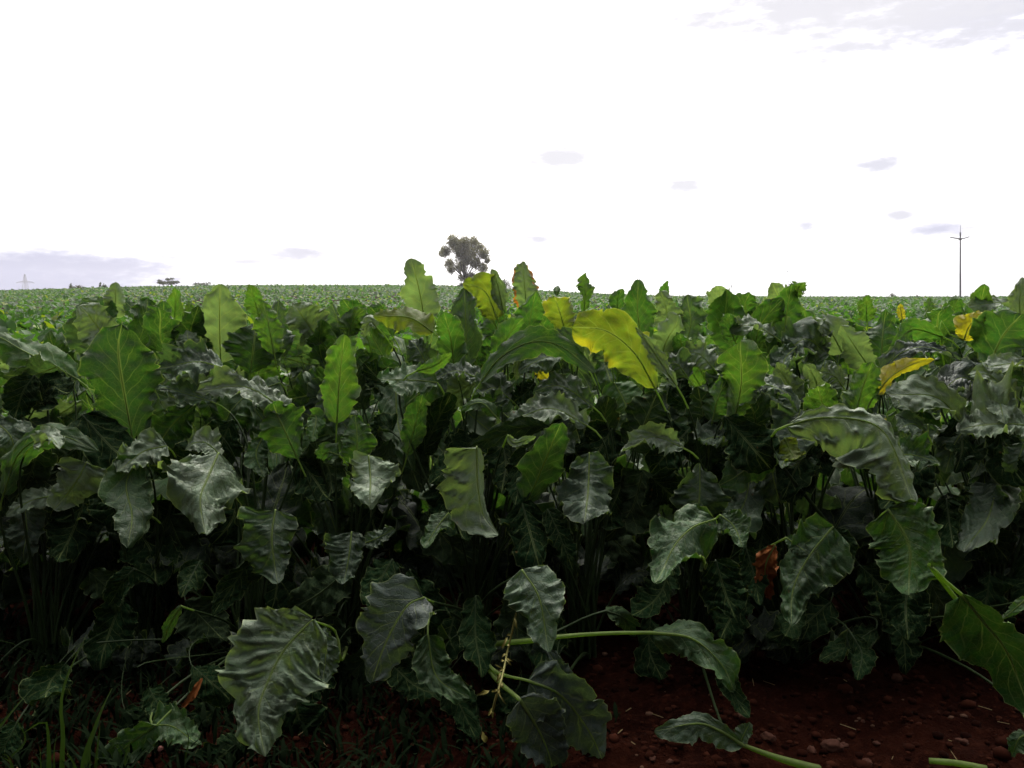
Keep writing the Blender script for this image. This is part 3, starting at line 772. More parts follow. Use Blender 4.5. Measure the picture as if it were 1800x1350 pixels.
    H([(1690, 1045), (1733, 1098), (1770, 1146), (1806, 1236)], 40, 'u', 'g', D=1.46, crown=1790, hw2=74, sh='o', bl=.06, ruf=.08, pr=1.6, yel=.2, mat=M_DULL, pet=[(1640, 1002), (1660, 1020)], lab='drooping leaf with thick pale midrib and yellow tip')
    H([(1702, 1075), (1705, 1100), (1720, 1112)], 14, 'u', 'g', D=1.5)
    H([(1806, 1050), (1790, 1065), (1762, 1088)], 9, 'l', 'l', D=1.6)
    H([(1806, 1290), (1790, 1300), (1778, 1330)], 16, 'u', 'g', D=1.45)
    H([(1306, 1310), (1264, 1284), (1224, 1272), (1150, 1285)], 34, 'u', 'k', D=1.43, hw2=18, sh='e', ruf=.12, pet=[(1440, 1353), (1370, 1333)], free=True, pr=1.9, lab='fallen leaf lying on the soil with long pale stalk')
    H([(1300, 1308), (1308, 1290), (1318, 1270)], 16, 'u', 'k', D=1.44)
    H([(1268, 1160), (1290, 1220), (1318, 1262)], 20, 'u', 'd', D=1.5)
    H([(1540, 1105), (1500, 1130), (1440, 1160)], 20, 'u', 'd', D=1.75)
    H([(1500, 1120), (1515, 1150), (1508, 1190)], 22, 'u', 'd', D=1.72)
    H([(1680, 900), (1690, 930), (1700, 955)], 16, 'l', 'd', D=1.86)
heroes()

def filler_leaves():
    """leaves of the front rows that stand behind and between the ones traced above"""
    g = random.Random(5)
    def put(n, xr, yr, lr, hr, D, cols, sides, spread, row, down=True, thin=.8):
        for i in range(n):
            x = xr[0] + (i + g.random()) * (xr[1] - xr[0]) / n; y = g.uniform(*yr)
            ln = g.uniform(*lr); a = R(90 if down else -90) + g.uniform(-spread, spread); b = a + g.uniform(-.5, .5)
            p1 = (x + math.cos(a) * ln * .5, y + math.sin(a) * ln * .5); p2 = (p1[0] + math.cos(b) * ln * .5, p1[1] + math.sin(b) * ln * .5)
            leaf([(x, y), p1, p2], g.uniform(*hr), g.choice(sides), g.choice(cols), D=g.uniform(*D), roll=g.uniform(-40, 40), roll2=g.uniform(-40, 40),
                 bl=g.uniform(.06, .13), ruf=g.uniform(.1, .2), sh=g.choice('otes'), row=row, pr=thin)
    # hanging leaves inside the front row, most with shade put into their colour
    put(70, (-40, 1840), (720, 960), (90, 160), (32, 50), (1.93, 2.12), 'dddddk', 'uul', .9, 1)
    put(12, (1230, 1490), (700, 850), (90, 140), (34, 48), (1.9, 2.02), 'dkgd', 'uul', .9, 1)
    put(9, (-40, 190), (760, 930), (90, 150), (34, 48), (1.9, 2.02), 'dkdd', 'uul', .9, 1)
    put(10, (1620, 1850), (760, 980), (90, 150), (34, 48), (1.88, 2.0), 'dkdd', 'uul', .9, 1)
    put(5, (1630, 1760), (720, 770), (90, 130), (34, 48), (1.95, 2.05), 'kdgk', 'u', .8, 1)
    # canopy of the first and second row
    put(60, (-40, 1840), (640, 740), (80, 150), (28, 44), (2.12, 2.3), 'kkpglg', 'uul', 1.3, 1)
    put(52, (-40, 1840), (610, 700), (70, 120), (24, 38), (2.34, 2.55), 'glbpk', 'lul', .6, 2, False)
    put(46, (-40, 1840), (590, 660), (70, 120), (26, 40), (2.45, 2.7), 'kppg', 'u', 1.4, 2)
    # low leaves close to the ground, left and centre, with shade put into their colour
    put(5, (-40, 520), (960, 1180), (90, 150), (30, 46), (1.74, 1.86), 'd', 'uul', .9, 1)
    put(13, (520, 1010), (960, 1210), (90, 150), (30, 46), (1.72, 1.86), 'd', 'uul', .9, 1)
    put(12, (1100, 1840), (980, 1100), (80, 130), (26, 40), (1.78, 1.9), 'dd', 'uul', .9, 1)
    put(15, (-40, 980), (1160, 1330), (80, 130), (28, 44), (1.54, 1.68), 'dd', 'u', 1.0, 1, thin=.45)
filler_leaves()

# ------------------------------------------------------------------ leaf library for all other plants (shared meshes)
def library_leaf(seed, kind, nu, nv, with_pet=True):
    g = np.random.default_rng(seed)
    lp = {'e': g.uniform(.24, .31), 'm': g.uniform(.22, .30), 'd': g.uniform(.18, .28)}[kind]
    lb = g.uniform(.20, .28)
    th0 = R({'e': g.uniform(3, 16), 'm': g.uniform(16, 36), 'd': g.uniform(32, 58)}[kind])
    bend = R({'e': g.uniform(0, 60), 'm': g.uniform(25, 95), 'd': g.uniform(50, 105)}[kind])
    n = 60
    s = np.linspace(0, lp + lb, n)
    th = th0 + R(10) * (s / lp).clip(0, 1) + bend * np.clip((s - lp * .8) / lb, 0, 1) ** 1.15
    ds = s[1] - s[0]
    x = np.concatenate([[0], np.cumsum(np.sin(th[:-1])) * ds]); z = np.concatenate([[0], np.cumsum(np.cos(th[:-1])) * ds])
    y = np.cumsum(g.normal(0, .0012, n)).cumsum() * .15
    P = np.stack([x, y, z + .01], 1)
    q = lambda a, b, m: np.stack([np.interp(np.linspace(a, b, m), s, P[:, j]) for j in range(3)], 1)
    C = q(lp, lp + lb, nu)
    T = unit(np.gradient(C, axis=0))
    tw = np.linspace(0, R(g.uniform(-35, 35)), nu)[:, None]
    L = np.tile([0.0, 1.0, 0.0], (nu, 1)); L = unit(L - T * np.einsum('ij,ij->i', L, T)[:, None])
    N = np.cross(T, L) * -1
    if N[0] @ np.array([-1, 0, 1]) < 0: N = -N
    L, N = L * np.cos(tw) + N * np.sin(tw), N * np.cos(tw) - L * np.sin(tw)
    hw = g.uniform(.075, .115)
    V, F, UV, VS = blade_np(C, L, N, (hw * g.uniform(.85, 1.1), hw * g.uniform(.85, 1.1)), nv, seed, fold=g.uniform(-.1, .35), curl=g.uniform(-.3, .3),
                        ruf=g.uniform(.14, .32), bl=g.uniform(.1, .26), sh='oets'[int(g.integers(0, 4))], jag=.1)
    pp = np.vstack([q(0, lp, 6)[:-1], q(lp, lp + lb * .8, 6)])
    tv, tf = tube_np(pp, np.concatenate([np.linspace(.0056, .0036, 5), np.linspace(.0036, .0008, 6)]), 5)
    uv = np.vstack([UV, np.zeros((len(tv), 2))])
    return mesh_np('beet_leaf', np.vstack([V, tv]), [F, tf + len(V)], [M_SHARED, M_PET], uv, True, [0] * len(F) + [1] * len(tf), np.concatenate([VS, np.full(len(tv), .25)]))

LIB = {0: {}, 1: {}}
for lod, (nu, nv) in enumerate(((26, 14), (13, 8))):
    for kind, m in (('e', 9), ('m', 10), ('d', 9)):
        LIB[lod][kind] = [library_leaf(1000 + 37 * i + ord(kind), kind, nu, nv) for i in range(m)]

def rand_col(bright=0.0):
    r = random.random()
    key = 'g' if r < .32 else 'l' if r < .52 else 'k' if r < .70 else 'p' if r < .87 else 'b' if r < .965 else 'y'
    c = PAL[key]; j = random.uniform(.8, 1.2)
    return (c[0] * j, c[1] * j, c[2] * j, 1.0 if key != 'y' else random.uniform(.75, .95))

def grow(e, scale, lod, kinds, face=None, key=None):
    """leaves of one plant from the shared meshes"""
    a0 = random.uniform(0, 6.28)
    for i, kd in enumerate(kinds):
        me = random.choice(LIB[lod][kd])
        o = link('leaf', me, e)
        a = a0 + i * 2.399 + random.uniform(-.3, .3)
        if face is not None: a = face + random.uniform(-1.2, 1.2)
        o.rotation_euler = (random.uniform(-.08, .08), random.uniform(-.08, .08), a)
        s = scale * random.uniform(.82, 1.16)
        o.scale = (s, s, s)
        o.location = (math.cos(a) * .02, math.sin(a) * .02, 0.0)
        o.color = (*PAL[random.choice(key)], 1.0) if key else rand_col()

# inner leaves of the front rows, behind the leaves traced above; shade is put into the first row's colour
for row, x, y, e in plants:
    if row == 1:
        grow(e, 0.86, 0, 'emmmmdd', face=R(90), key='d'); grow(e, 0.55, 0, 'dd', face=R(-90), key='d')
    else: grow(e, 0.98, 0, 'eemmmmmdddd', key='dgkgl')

# rows behind
ORD = ['zeroth', 'first', 'second', 'third', 'fourth', 'fifth', 'sixth', 'seventh', 'eighth', 'ninth', 'tenth', 'eleventh', 'twelfth', 'thirteenth', 'fourteenth', 'fifteenth',
       'sixteenth', 'seventeenth', 'eighteenth', 'nineteenth', 'twentieth', 'twenty-first', 'twenty-second', 'twenty-third', 'twenty-fourth', 'twenty-fifth', 'twenty-sixth',
       'twenty-seventh', 'twenty-eighth', 'twenty-ninth', 'thirtieth', 'thirty-first', 'thirty-second', 'thirty-third', 'thirty-fourth', 'thirty-fifth', 'thirty-sixth', 'thirty-seventh',
       'thirty-eighth', 'thirty-ninth', 'fortieth']
Y_LAST = 6.5
yy, r = 2.9, 3
n_back = 0
while yy < Y_LAST:
    half = .643 * yy + .4
    step = .262
    n = int(2 * half / step)
    sc = np.interp(yy, [2.9, 5.0, 6.5], [1.14, 1.16, 1.0])
    for i in range(n):
        x = -half + (i + .5) * 2 * half / n + random.uniform(-.05, .05); y = yy + random.uniform(-.07, .07)
        e = thing('sugar_beet_plant', (x, y, float(terrain(x, y))),
                  f'leafy green beet plant in the {ORD[r]} row, {ORD[i + 1]} from the left', 'plant', GROUP_BACK)
        grow(e, sc * random.uniform(.9, 1.1), 0 if yy < 3.6 else 1, 'eeemmmmmddd' if random.random() < .6 else 'eemmmmmddd')
        n_back += 1
    yy += .45; r += 1

# ------------------------------------------------------------------ the rest of the field: one mass of small leaves
def crop_mass():
    g = np.random.default_rng(3)
    Vs, Fs, Cs = [], [], []
    off = 0
    pal = np.array([PAL['g'], PAL['g'], PAL['l'], PAL['l'], PAL['b'], PAL['k'], PAL['g'], PAL['l'], PAL['g'], PAL['g'], PAL['l'], PAL['g'], PAL['y']]) 
    def emit(X, Y, Z, az, tilt, ln, wd, bend):
        """leaves as bent, cupped strips: 3 x 3 points each"""
        nonlocal off
        n = len(X)
        U = np.array([0, .22, .5, .8, 1.0]); Wd = np.array([.12, .85, 1.0, .7, .1])
        out = np.zeros((n, 5, 3, 3))
        d = np.stack([np.cos(az), np.sin(az)], 1); sd = np.stack([-np.sin(az), np.cos(az)], 1)
        px = np.zeros(n); pz = np.zeros(n); last = 0
        for i, u in enumerate(U):
            th = tilt + bend * u
            px = px + np.sin(th) * (u - last) * ln; pz = pz + np.cos(th) * (u - last) * ln; last = u
            for j, v in enumerate((-1, 0, 1)):
                w = v * wd * Wd[i]
                wob = g.normal(0, .12, n) * wd * abs(v)
                cup = abs(v) * wd * Wd[i] * .25
                out[:, i, j, 0] = X + d[:, 0] * (px - np.cos(th) * cup) + sd[:, 0] * w
                out[:, i, j, 1] = Y + d[:, 1] * (px - np.cos(th) * cup) + sd[:, 1] * w
                out[:, i, j, 2] = Z + pz + np.sin(th) * cup + wob
        q = []
        for i in range(4):
            for j in range(2):
                q.append([i * 3 + j, i * 3 + j + 1, i * 3 + j + 4, i * 3 + j + 3])
        q = np.array(q)
        F = (np.arange(n)[:, None, None] * 15 + q[None]).reshape(-1, 4) + off
        off += n * 15
        c = pal[g.integers(0, len(pal), n)] * g.uniform(.85, 1.2, (n, 1))
        Vs.append(out.reshape(-1, 3)); Fs.append(F); Cs.append(np.repeat(c, 15, 0))
    def sample(n, y0, y1, power):
        y = (g.uniform(0, 1, n) * (y1 ** power - y0 ** power) + y0 ** power) ** (1 / power)
        x = g.uniform(-1, 1, n) * (.66 * y + .8)
        return x, y
    # near band: recognisable plants
    px_, py_ = sample(4300, 6.6, 30, 1.75)
    py_ = np.round(py_ / .45) * .45 + g.normal(0, .05, len(py_))
    k = 13
    X = np.repeat(px_, k) + g.normal(0, .10, len(px_) * k); Y = np.repeat(py_, k) + g.normal(0, .09, len(px_) * k)
    n = len(X)
    hs = np.repeat(g.uniform(.8, 1.22, len(px_)), k)
    emit(X, Y, terrain(X, Y) + g.uniform(.12, .34, n) * hs, g.uniform(0, 6.28, n), np.abs(g.normal(R(28), R(26), n)), g.uniform(.16, .26, n), g.uniform(.06, .09, n), R(1) * g.uniform(5, 85, n))
    # far band
    X, Y = sample(95000, 28, 330, 1.12)
    n = len(X)
    grow_ = np.interp(Y, [30, 100, 330], [1.15, 1.9, 3.2])
    emit(X, Y, terrain(X, Y) + CROP_H - .22 + g.uniform(-.10, .12, n), g.uniform(0, 6.28, n), np.abs(g.normal(R(58), R(20), n)), g.uniform(.18, .28, n) * grow_, g.uniform(.06, .09, n) * grow_, R(1) * g.uniform(10, 60, n))
    V = np.vstack(Vs); F = np.vstack(Fs); Cc = np.vstack(Cs)
    me = mesh_np('beet_crop', V, F, [M_CROP], None, True)
    at_ = me.attributes.new('tint', 'FLOAT_COLOR', 'POINT')
    at_.data.foreach_set('color', np.concatenate([Cc, np.ones((len(Cc), 1))], 1).astype(np.float32).ravel())
    o = link('beet_crop', me)
    tag(o, 'mass of green beet leaves covering the field up to the skyline', 'crop', None, 'stuff')
crop_mass()

# ------------------------------------------------------------------ trees, bushes, masts on the skyline
def ground_at(px, D):
    x = (px - 900) / FPX * D
    return np.array([x, D, float(terrain(x, D))])

def crown_mesh(lobes, n, size, seed, col, ref):
    """many small leaf faces spread through the lobes; lobes: (x, y, z, rx, ry, rz) relative to ref"""
    g = np.random.default_rng(seed)
    vol = np.array([l[3] * l[4] * l[5] for l in lobes]) ** .75; pick = g.choice(len(lobes), n, p=vol / vol.sum())
    Lb = np.array(lobes)[pick]
    d = unit(g.normal(0, 1, (n, 3))); r = g.uniform(0, 1, (n, 1)) ** .42
    lump = np.array([mnoise.noise(Vector((a * 2.6 + i, b * 2.6, c * 2.6))) for (a, b, c), i in zip(d, pick)])[:, None]
    P = Lb[:, :3] + d * r * Lb[:, 3:6] * (1 + .55 * lump)
    # open gaps
    keep = np.array([mnoise.noise(Vector(p * (1.05 / max(size * 4.2, .2)) + seed)) > -.38 for p in P]); P = P[keep]; n = len(P)
    a, b = unit(g.normal(0, 1, (n, 3))), unit(g.normal(0, 1, (n, 3))); b = unit(b - a * np.einsum('ij,ij->i', a, b)[:, None])
    s = g.uniform(.6, 1.25, (n, 1)) * size
    V = np.stack([P - a * s, P - b * s * .45, P + a * s, P + b * s * .45], 1).reshape(-1, 3)
    F = np.arange(n * 4).reshape(-1, 4)
    me = mesh_np('crown', V, F, [M_TREELEAF], None, False)
    c = np.array(col)[None] * g.uniform(.6, 1.4, (n, 1))
    c = np.repeat(np.concatenate([c, np.ones((n, 1))], 1), 4, 0)
    t = me.attributes.new('tint', 'FLOAT_COLOR', 'POINT'); t.data.foreach_set('color', c.astype(np.float32).ravel())
    return me

def branches_mesh(paths):
    Vs, Fs, o = [], [], 0
    for pts, r0, r1 in paths:
        C = spline(np.array(pts), 8)
        v, f = tube_np(C, np.linspace(r0, r1, len(C)), 7)
        Vs.append(v); Fs.append(f + o); o += len(v)
    return mesh_np('trunk', np.vstack(Vs), np.vstack(Fs), [M_BARK])

def main_tree():
    D = 165.0; m = D / FPX
    base = ground_at(817, D)
    e = thing('tree', base, 'lone round crowned tree standing on the skyline of the field', 'tree')
    def loc(px, py, dy=0): return (at(px, py, D + dy) - base)
    lob = [(797, 425, 12), (816, 427, 11), (832, 426, 10), (783, 442, 10), (812, 444, 15), (850, 446, 11), (828, 444, 13), (790, 463, 9), (811, 469, 11), (836, 462, 11), (849, 471, 9),
           (793, 474, 8), (828, 486, 8), (810, 489, 6), (856, 458, 6), (777, 446, 6), (842, 434, 8), (803, 434, 11), (848, 482, 6), (820, 457, 10)]
    g = random.Random(4)
    L = []
    for x, y, r_ in lob:
        dy = g.uniform(-2.6, 2.6)
        p = loc(x, y, dy); q = r_ * m
        L.append((*p, q, q * 1.25, q * .98))
    link('crown', crown_mesh(L, 34000, .15, 11, (.115, .105, .095), base), e)
    fork = loc(817, 486)
    paths = [([(0, 0, -.6), loc(816.5, 500), fork], .34, .22)]
    for x, y, r_ in lob:
        p = np.array(L[lob.index((x, y, r_))][:3])
        mid = fork * .5 + p * .5 + np.array([0, 0, -.3])
        paths.append(([fork - np.array([0, 0, .5]), mid, p], .13, .02))
    paths.append(([fork, loc(815, 460), loc(812, 432)], .2, .03))
    link('trunk', branches_mesh(paths), e)
    # low suckers at the foot
    F = [(*loc(811, 501), .6, .8, .5), (*loc(806, 503), .5, .6, .35)]
    s = thing('bush', base + np.array([-1.2, 0, 0]), 'low scrub at the foot of the lone round tree', 'bush')
    link('foliage', crown_mesh([(p[0] + 1.2, *p[1:]) for p in F], 420, .14, 15, (.04, .05, .03), base), s)
    link('stem', branches_mesh([([(0.2, 0, -.3), (0.3, 0, .5)], .06, .02)]), s)
main_tree()

def bush(px, py, lobes, D, label, n=500, size=None, col=(.035, .042, .028), seed=1, stem=True):
    base = ground_at(px, D); m = D / FPX
    e = thing('bush', base, label, 'bush', 'bushes and small trees on the skyline')
    g = random.Random(seed); L = []
    for x, y, rx, ry in lobes:
        p = at(x, y, D + g.uniform(-.5, .5)) - base
        L.append((*p, rx * m, rx * m, ry * m))
    link('foliage', crown_mesh(L, n, size or .9 * m * 1.35, seed, col, base), e)
    paths = []
    for l in L: paths.append(([(0, 0, -.4), (l[0] * .4, l[1] * .4, l[2] * .4), (l[0], l[1], l[2])], .5 * m, .2 * m))
    link('stem', branches_mesh(paths), e)
bush(887, 505, [(884, 499, 6, 7), (890, 500, 8, 7), (887, 493, 4, 4), (896, 504, 5, 4)], 170, 'small dark bush right of the lone round tree', 700, seed=21)
bush(296, 503, [(285, 497, 9, 3.5), (300, 497, 10, 3.5), (310, 496, 6, 2.5), (295, 491, 5, 2.5), (302, 490, 4, 2), (280, 493, 4, 2)], 172, 'flat topped ragged bush on the skyline, left of the lone tree', 1500, seed=22)
bush(355, 502, [(345, 499, 6, 3), (356, 500, 9, 3), (366, 498, 5, 3)], 174, 'low bush in the gap between the flat topped bush and the lone tree', 420, seed=23)
bush(135, 507, [(128, 506, 5, 2.5), (138, 505, 7, 3.5), (146, 507, 5, 2.5)], 176, 'low brownish hedge bush right of the pylon', 420, seed=24, col=(.05, .045, .035))
bush(124, 507, [(124, 504, 2.2, 4), (124.5, 500, 1.4, 2.5)], 178, 'thin upright sapling right of the pylon', 160, seed=25)
bush(176, 506, [(176, 502, 2, 4), (176.5, 498, 1.2, 2)], 178, 'first of the two narrow saplings behind the tall leaf', 140, seed=26)
bush(183, 506, [(182, 502.5, 2, 3.5), (185, 503, 2.4, 2.6)], 178, 'second of the two narrow saplings behind the tall leaf', 150, seed=27)
bush(1568, 523, [(1568, 519, 4, 3.6), (1571, 521, 4, 2.6)], 175, 'small round bush on the right skyline', 300, seed=28)
bush(1524, 523, [(1524, 521, 5, 2.4)], 175, 'flat low bush on the right skyline beside the small round bush', 260, seed=29)
bush(1730, 523, [(1725, 520.5, 7, 1.6), (1737, 518, 3, 2.6)], 178, 'low bush with raised end right of the crossarm mast', 300, seed=30)
bush(1612, 523, [(1612, 521, 1.5, 2.4)], 178, 'tiny shrub on the skyline left of the crossarm mast', 90, seed=31)

def bar(name, pts, r, parent, mat=M_STEEL, k=6, org=None):
    C = spline(np.array(pts, float), max(2, 4 * (len(pts) - 1)))
    rr = np.linspace(r[0], r[1], len(C)) if isinstance(r, tuple) else r
    v, f = tube_np(C, rr, k)
    return link(name, mesh_np(name, v, f, [mat]), parent)

def crossarm_mast():
    D = 150.0; m = D / FPX
    base = ground_at(1684, D); base[2] -= .1
    e = thing('mast', base, 'tall slender mast with a small raised crossarm near its top', 'mast', 'thin masts on the skyline')
    P = lambda x, y: at(x, y, D) - base
    bar('pole', [(0, 0, -.5), P(1688, 416)], (1.7 * m, 1.1 * m), e, k=10)
    bar('spike', [P(1688, 408), P(1688.3, 396)], .35 * m, e)
    bar('sensor', [P(1688, 416), P(1688.2, 408.5)], 1.35 * m, e, k=10)
    h = P(1688, 420)
    bar('hub', [h + np.array([-.22, 0, 0]), h + np.array([.22, 0, 0])], .21, e, k=12)
    for pts in ([(1687, 420), (1679, 418.5), (1670, 417)], [(1689, 420), (1696, 418.5), (1704, 416)]):
        bar('arm', [P(*p) for p in pts], (1.2 * m, .8 * m), e)
crossarm_mast()

def thin_mast(px, y0, y1, label, kn):
    D = 190.0; m = D / FPX
    base = ground_at(px, D); P = lambda x, y: at(x, y, D) - base
    e = thing('mast', base, label, 'mast', 'thin masts on the skyline')
    bar('pole', [(0, 0, -.5), P(px, y1)], (.55 * m, .32 * m), e)
    bar('sensor', [P(px, kn + 1.2), P(px, kn - 1.2)], .95 * m, e, k=8)
thin_mast(1385, 520, 473, 'hair thin mast behind the tall holed leaf', 477.5)
thin_mast(1285.5, 520, 500, 'hair thin short mast right of the notched grey leaf', 503)

def pylon():
    D = 900.0; m = D / FPX
    bx = (51 - 900) / FPX * D
    base = np.array([bx, D, float(terrain(bx, D))])
    top = at(51, 482, D)[2] - base[2]
    e = thing('power_pylon', base, 'distant lattice power pylon at the left end of the skyline', 'pylon')
    armz = at(51, 495.5, D)[2] - base[2]
    w0, w1 = 3.4, 1.5
    def half(z): return np.interp(z, [0, armz, top], [w0, w1, .25])
    for sx in (-1, 1):
        for sy in (-1, 1):
            bar('leg', [(sx * w0, sy * w0, 0), (sx * w1, sy * w1, armz), (sx * .25, sy * .25, top)], .20, e)
    zs = np.linspace(0, armz, 9).tolist() + np.linspace(armz, top, 5).tolist()[1:]
    for z0, z1 in zip(zs[:-1], zs[1:]):
        a, b = half(z0), half(z1)
        for s in (-1, 1):
            bar('brace', [(-a, s * a, z0), (b, s * b, z1)], .11, e); bar('brace', [(a, s * a, z0), (-b, s * b, z1)], .11, e)
    for s in (-1, 1):
        bar('arm', [(0, 0, armz + 1.0), (s * 5, 0, armz + .4), (s * 10, 0, armz - .9)], (.30, .16), e)
        bar('arm', [(0, 0, armz - .3), (s * 5, 0, armz - .3), (s * 10, 0, armz - .95)], (.22, .14), e)
        for q in (5.0, 9.8):
            bar('insulator', [(s * q, 0, armz - .5), (s * q, 0, armz - 2.4)], .16, e)
pylon()

# ------------------------------------------------------------------ ground details in front
def blob_mesh(seed, r, sq=(1, .85, .7)):
    import bmesh
    bm = bmesh.new(); bmesh.ops.create_icosphere(bm, subdivisions=3, radius=1.0)
    for v in bm.verts:
        n = mnoise.noise(v.co * 1.3 + Vector((seed * 7.1, 0, 0))) * .35 + mnoise.noise(v.co * 3.5 + Vector((0, seed * 3.3, 0))) * .2 + abs(mnoise.noise(v.co * 2.2 + Vector((seed, 0, 0)))) * -.3
        v.co = Vector((v.co.x * sq[0], v.co.y * sq[1], v.co.z * sq[2])) * r * (1 + n)
    for f in bm.faces: f.smooth = True
    me = bpy.data.meshes.new('stone'); bm.to_mesh(me); bm.free(); me.materials.append(M_STONE)
    return me

def ground_point(px, py):
    v = px_dir(px, py); t = -CAM[2] / v[2]
    return CAM + v * t
def soil_h(x, y): return float(terrain(x, y)) + float(clods([x], [y])[0])

STONES = [(1463, 1326, 21, 'largest reddish stone on the soil beside the fallen leaf stalk'), (1427, 1325, 12, 'reddish stone touching the left of the largest stone'),
          (1481, 1310, 11, 'reddish stone just behind the largest stone'), (1491, 1224, 8, 'pale pebble alone on the soil below the drooping leaves'), (1577, 1190, 14, 'dark red stone in the shade under the plants'),
          (1516, 1137, 5, 'small pebble beside the grey stone pair'), (1517, 1266, 6, 'pale pebble in the middle of the bare soil'), (1350, 1312, 15, 'flat reddish stone beside the fallen leaf'),
          (1525, 1340, 14, 'half buried brown stone at the bottom edge'), (1541, 1306, 8, 'small brown stone between the largest stone and the cut stalk'), (1470, 1068, 7, 'small yellowish stone deep in the shade'),
          (1690, 1312, 13, 'reddish stone just behind the cut stalk'), (1145, 1337, 11, 'reddish stone left of the fallen leaf'), (1178, 1345, 9, 'small stone at the bottom edge under the fallen leaf'),
          (1500, 1165, 16, 'dark reddish stone behind the pale pebble')]
for i, (px, py, r_, lab) in enumerate(STONES):
    p = ground_point(px, py); rad = .74 * r_ * p[1] / FPX
    o = link('stone', blob_mesh(i + 1, rad, (1.25, .9, .75)))
    o.location = (p[0], p[1], soil_h(p[0], p[1]) + rad * .12); o.rotation_euler = (0, 0, i * 1.7)
    tag(o, lab, 'stone', 'stones on the bare soil')

def crumbs():
    import bmesh
    g = np.random.default_rng(9)
    bm = bmesh.new(); bmesh.ops.create_icosphere(bm, subdivisions=1, radius=1.0)
    bv = np.array([v.co[:] for v in bm.verts]); bf = np.array([[v.index for v in f.verts] for f in bm.faces]); bm.free()
    n = 5200
    x = g.uniform(-1.6, 1.5, n); y = g.uniform(1.15, 2.5, n)
    r_ = np.clip(g.lognormal(-5.3, .5, n), .002, .016)
    z = terrain(x, y) + clods(x, y)
    V = bv[None] * (1 + g.normal(0, .16, (n, len(bv), 1))) * r_[:, None, None] * np.array([1.15, 1, .8]) + np.stack([x, y, z + r_ * .3], 1)[:, None]
    F = (bf[None] + (np.arange(n) * len(bv))[:, None, None]).reshape(-1, 3)
    o = link('soil_crumbs', mesh_np('soil_crumbs', V.reshape(-1, 3), F, [M_CLOD], None, False))
    tag(o, 'loose crumbs of red soil scattered on the ground', 'soil', None, 'stuff')
crumbs()

def straw_litter():
    g = np.random.default_rng(12)
    Vs, Fs, o = [], [], 0
    for i in range(90):
        x, y = g.uniform(-1.2, 1.3), g.uniform(1.2, 2.1); a = g.uniform(0, 6.28); l = g.uniform(.008, .035)
        z = soil_h(x, y) + .006
        v, f = tube_np(np.array([(x, y, z), (x + math.cos(a) * l, y + math.sin(a) * l, z + g.uniform(0, .008))]), g.uniform(.0004, .0011), 4)
        Vs.append(v); Fs.append(f + o); o += len(v)
    t = link('straw_litter', mesh_np('straw_litter', np.vstack(Vs), np.vstack(Fs), [M_STRAW]))
    tag(t, 'scattered bits of dry straw on the soil', 'straw', None, 'stuff')
straw_litter()

def cut_stalk():
    a, b = at(1633, 1337, 1.42), at(1735, 1352, 1.38)
    base = (a + b) / 2
    e = thing('cut_stalk', base, 'pale cut beet stalk lying on the soil at the bottom edge', 'stalk')
    v, f = tube_np(spline([a - base, (0, 0, .003), b - base], 8), np.linspace(.0052, .0062, 8), 8)
    n = len(v); v = np.vstack([v, [a - base], [b - base]])
    caps = [[n, (j + 1) % 8, j] for j in range(8)] + [[n + 1, n - 8 + j, n - 8 + (j + 1) % 8] for j in range(8)]
    link('stalk', mesh_np('stalk', v, [f, np.array(caps)], [M_RIB]), e)
cut_stalk()

# dry brown leaf scrap beside the puckered leaf, and the twig left of it
def scrap():
    pts = [at(356, 1192, 1.5), at(342, 1215, 1.49), at(320, 1243, 1.48)]
    C = spline(pts, 20); T = unit(np.gradient(C, axis=0)); V_ = unit(C - CAM); L = unit(np.cross(T, V_)); N = -np.cross(L, T)
    N = N * np.sign(-(N * V_).sum(1))[:, None]
    v, f, uv, vs_ = blade_np(C, L, N, (.010, .008), 10, 99, .6, .5, .3, .2, 'e', .15)
    base = C.mean(0)
    o = link('withered_leaf', mesh_np('withered_leaf', v - base, f, [M_BROWN], uv)); o.location = base
    tag(o, 'curled dry brown leaf scrap left of the large puckered leaf', 'leaf')
    a, b = at(170, 1130, 1.66), at(285, 1124, 1.70); base = (a + b) / 2
    v, f = tube_np(spline([a - base, (0, 0, .002), b - base], 8), .0022, 5)
    o = link('twig', mesh_np('twig', v, f, [M_PET])); o.location = base
    tag(o, 'thin straight green stalk lying level above the grass', 'stalk')
    o = link('berry', blob_mesh(44, .0052, (1, 1, .95))); o.data.materials[0] = M_BUD
    o.location = at(282, 1316, 1.44); tag(o, 'small round pinkish red bud among the grass and leaves', 'bud')
scrap()

def grass_blade(pts, w, D, parent, org):
    W = [at(x, y, D) for x, y in pts]
    C = spline(W, 14); T = unit(np.gradient(C, axis=0)); V_ = unit(C - CAM); L = unit(np.cross(T, V_)); N = np.cross(L, T)
    a = np.linspace(.2, 1.0, 14)[:, None]; L = L * np.cos(a) + N * np.sin(a); N = np.cross(L, T)
    hw = w * D / FPX * np.clip(1.15 - np.linspace(0, 1, 14) ** 1.6, .04, 1)
    V = np.concatenate([C + L * hw[:, None], C + N * hw[:, None] * .35, C - L * hw[:, None]], 1).reshape(14, 3, 3)
    q = []
    for i in range(13):
        for j in range(2): q.append([i * 3 + j, i * 3 + j + 1, i * 3 + j + 4, i * 3 + j + 3])
    link('blade', mesh_np('blade', V.reshape(-1, 3) - org, np.array(q), [M_GRASS]), parent)

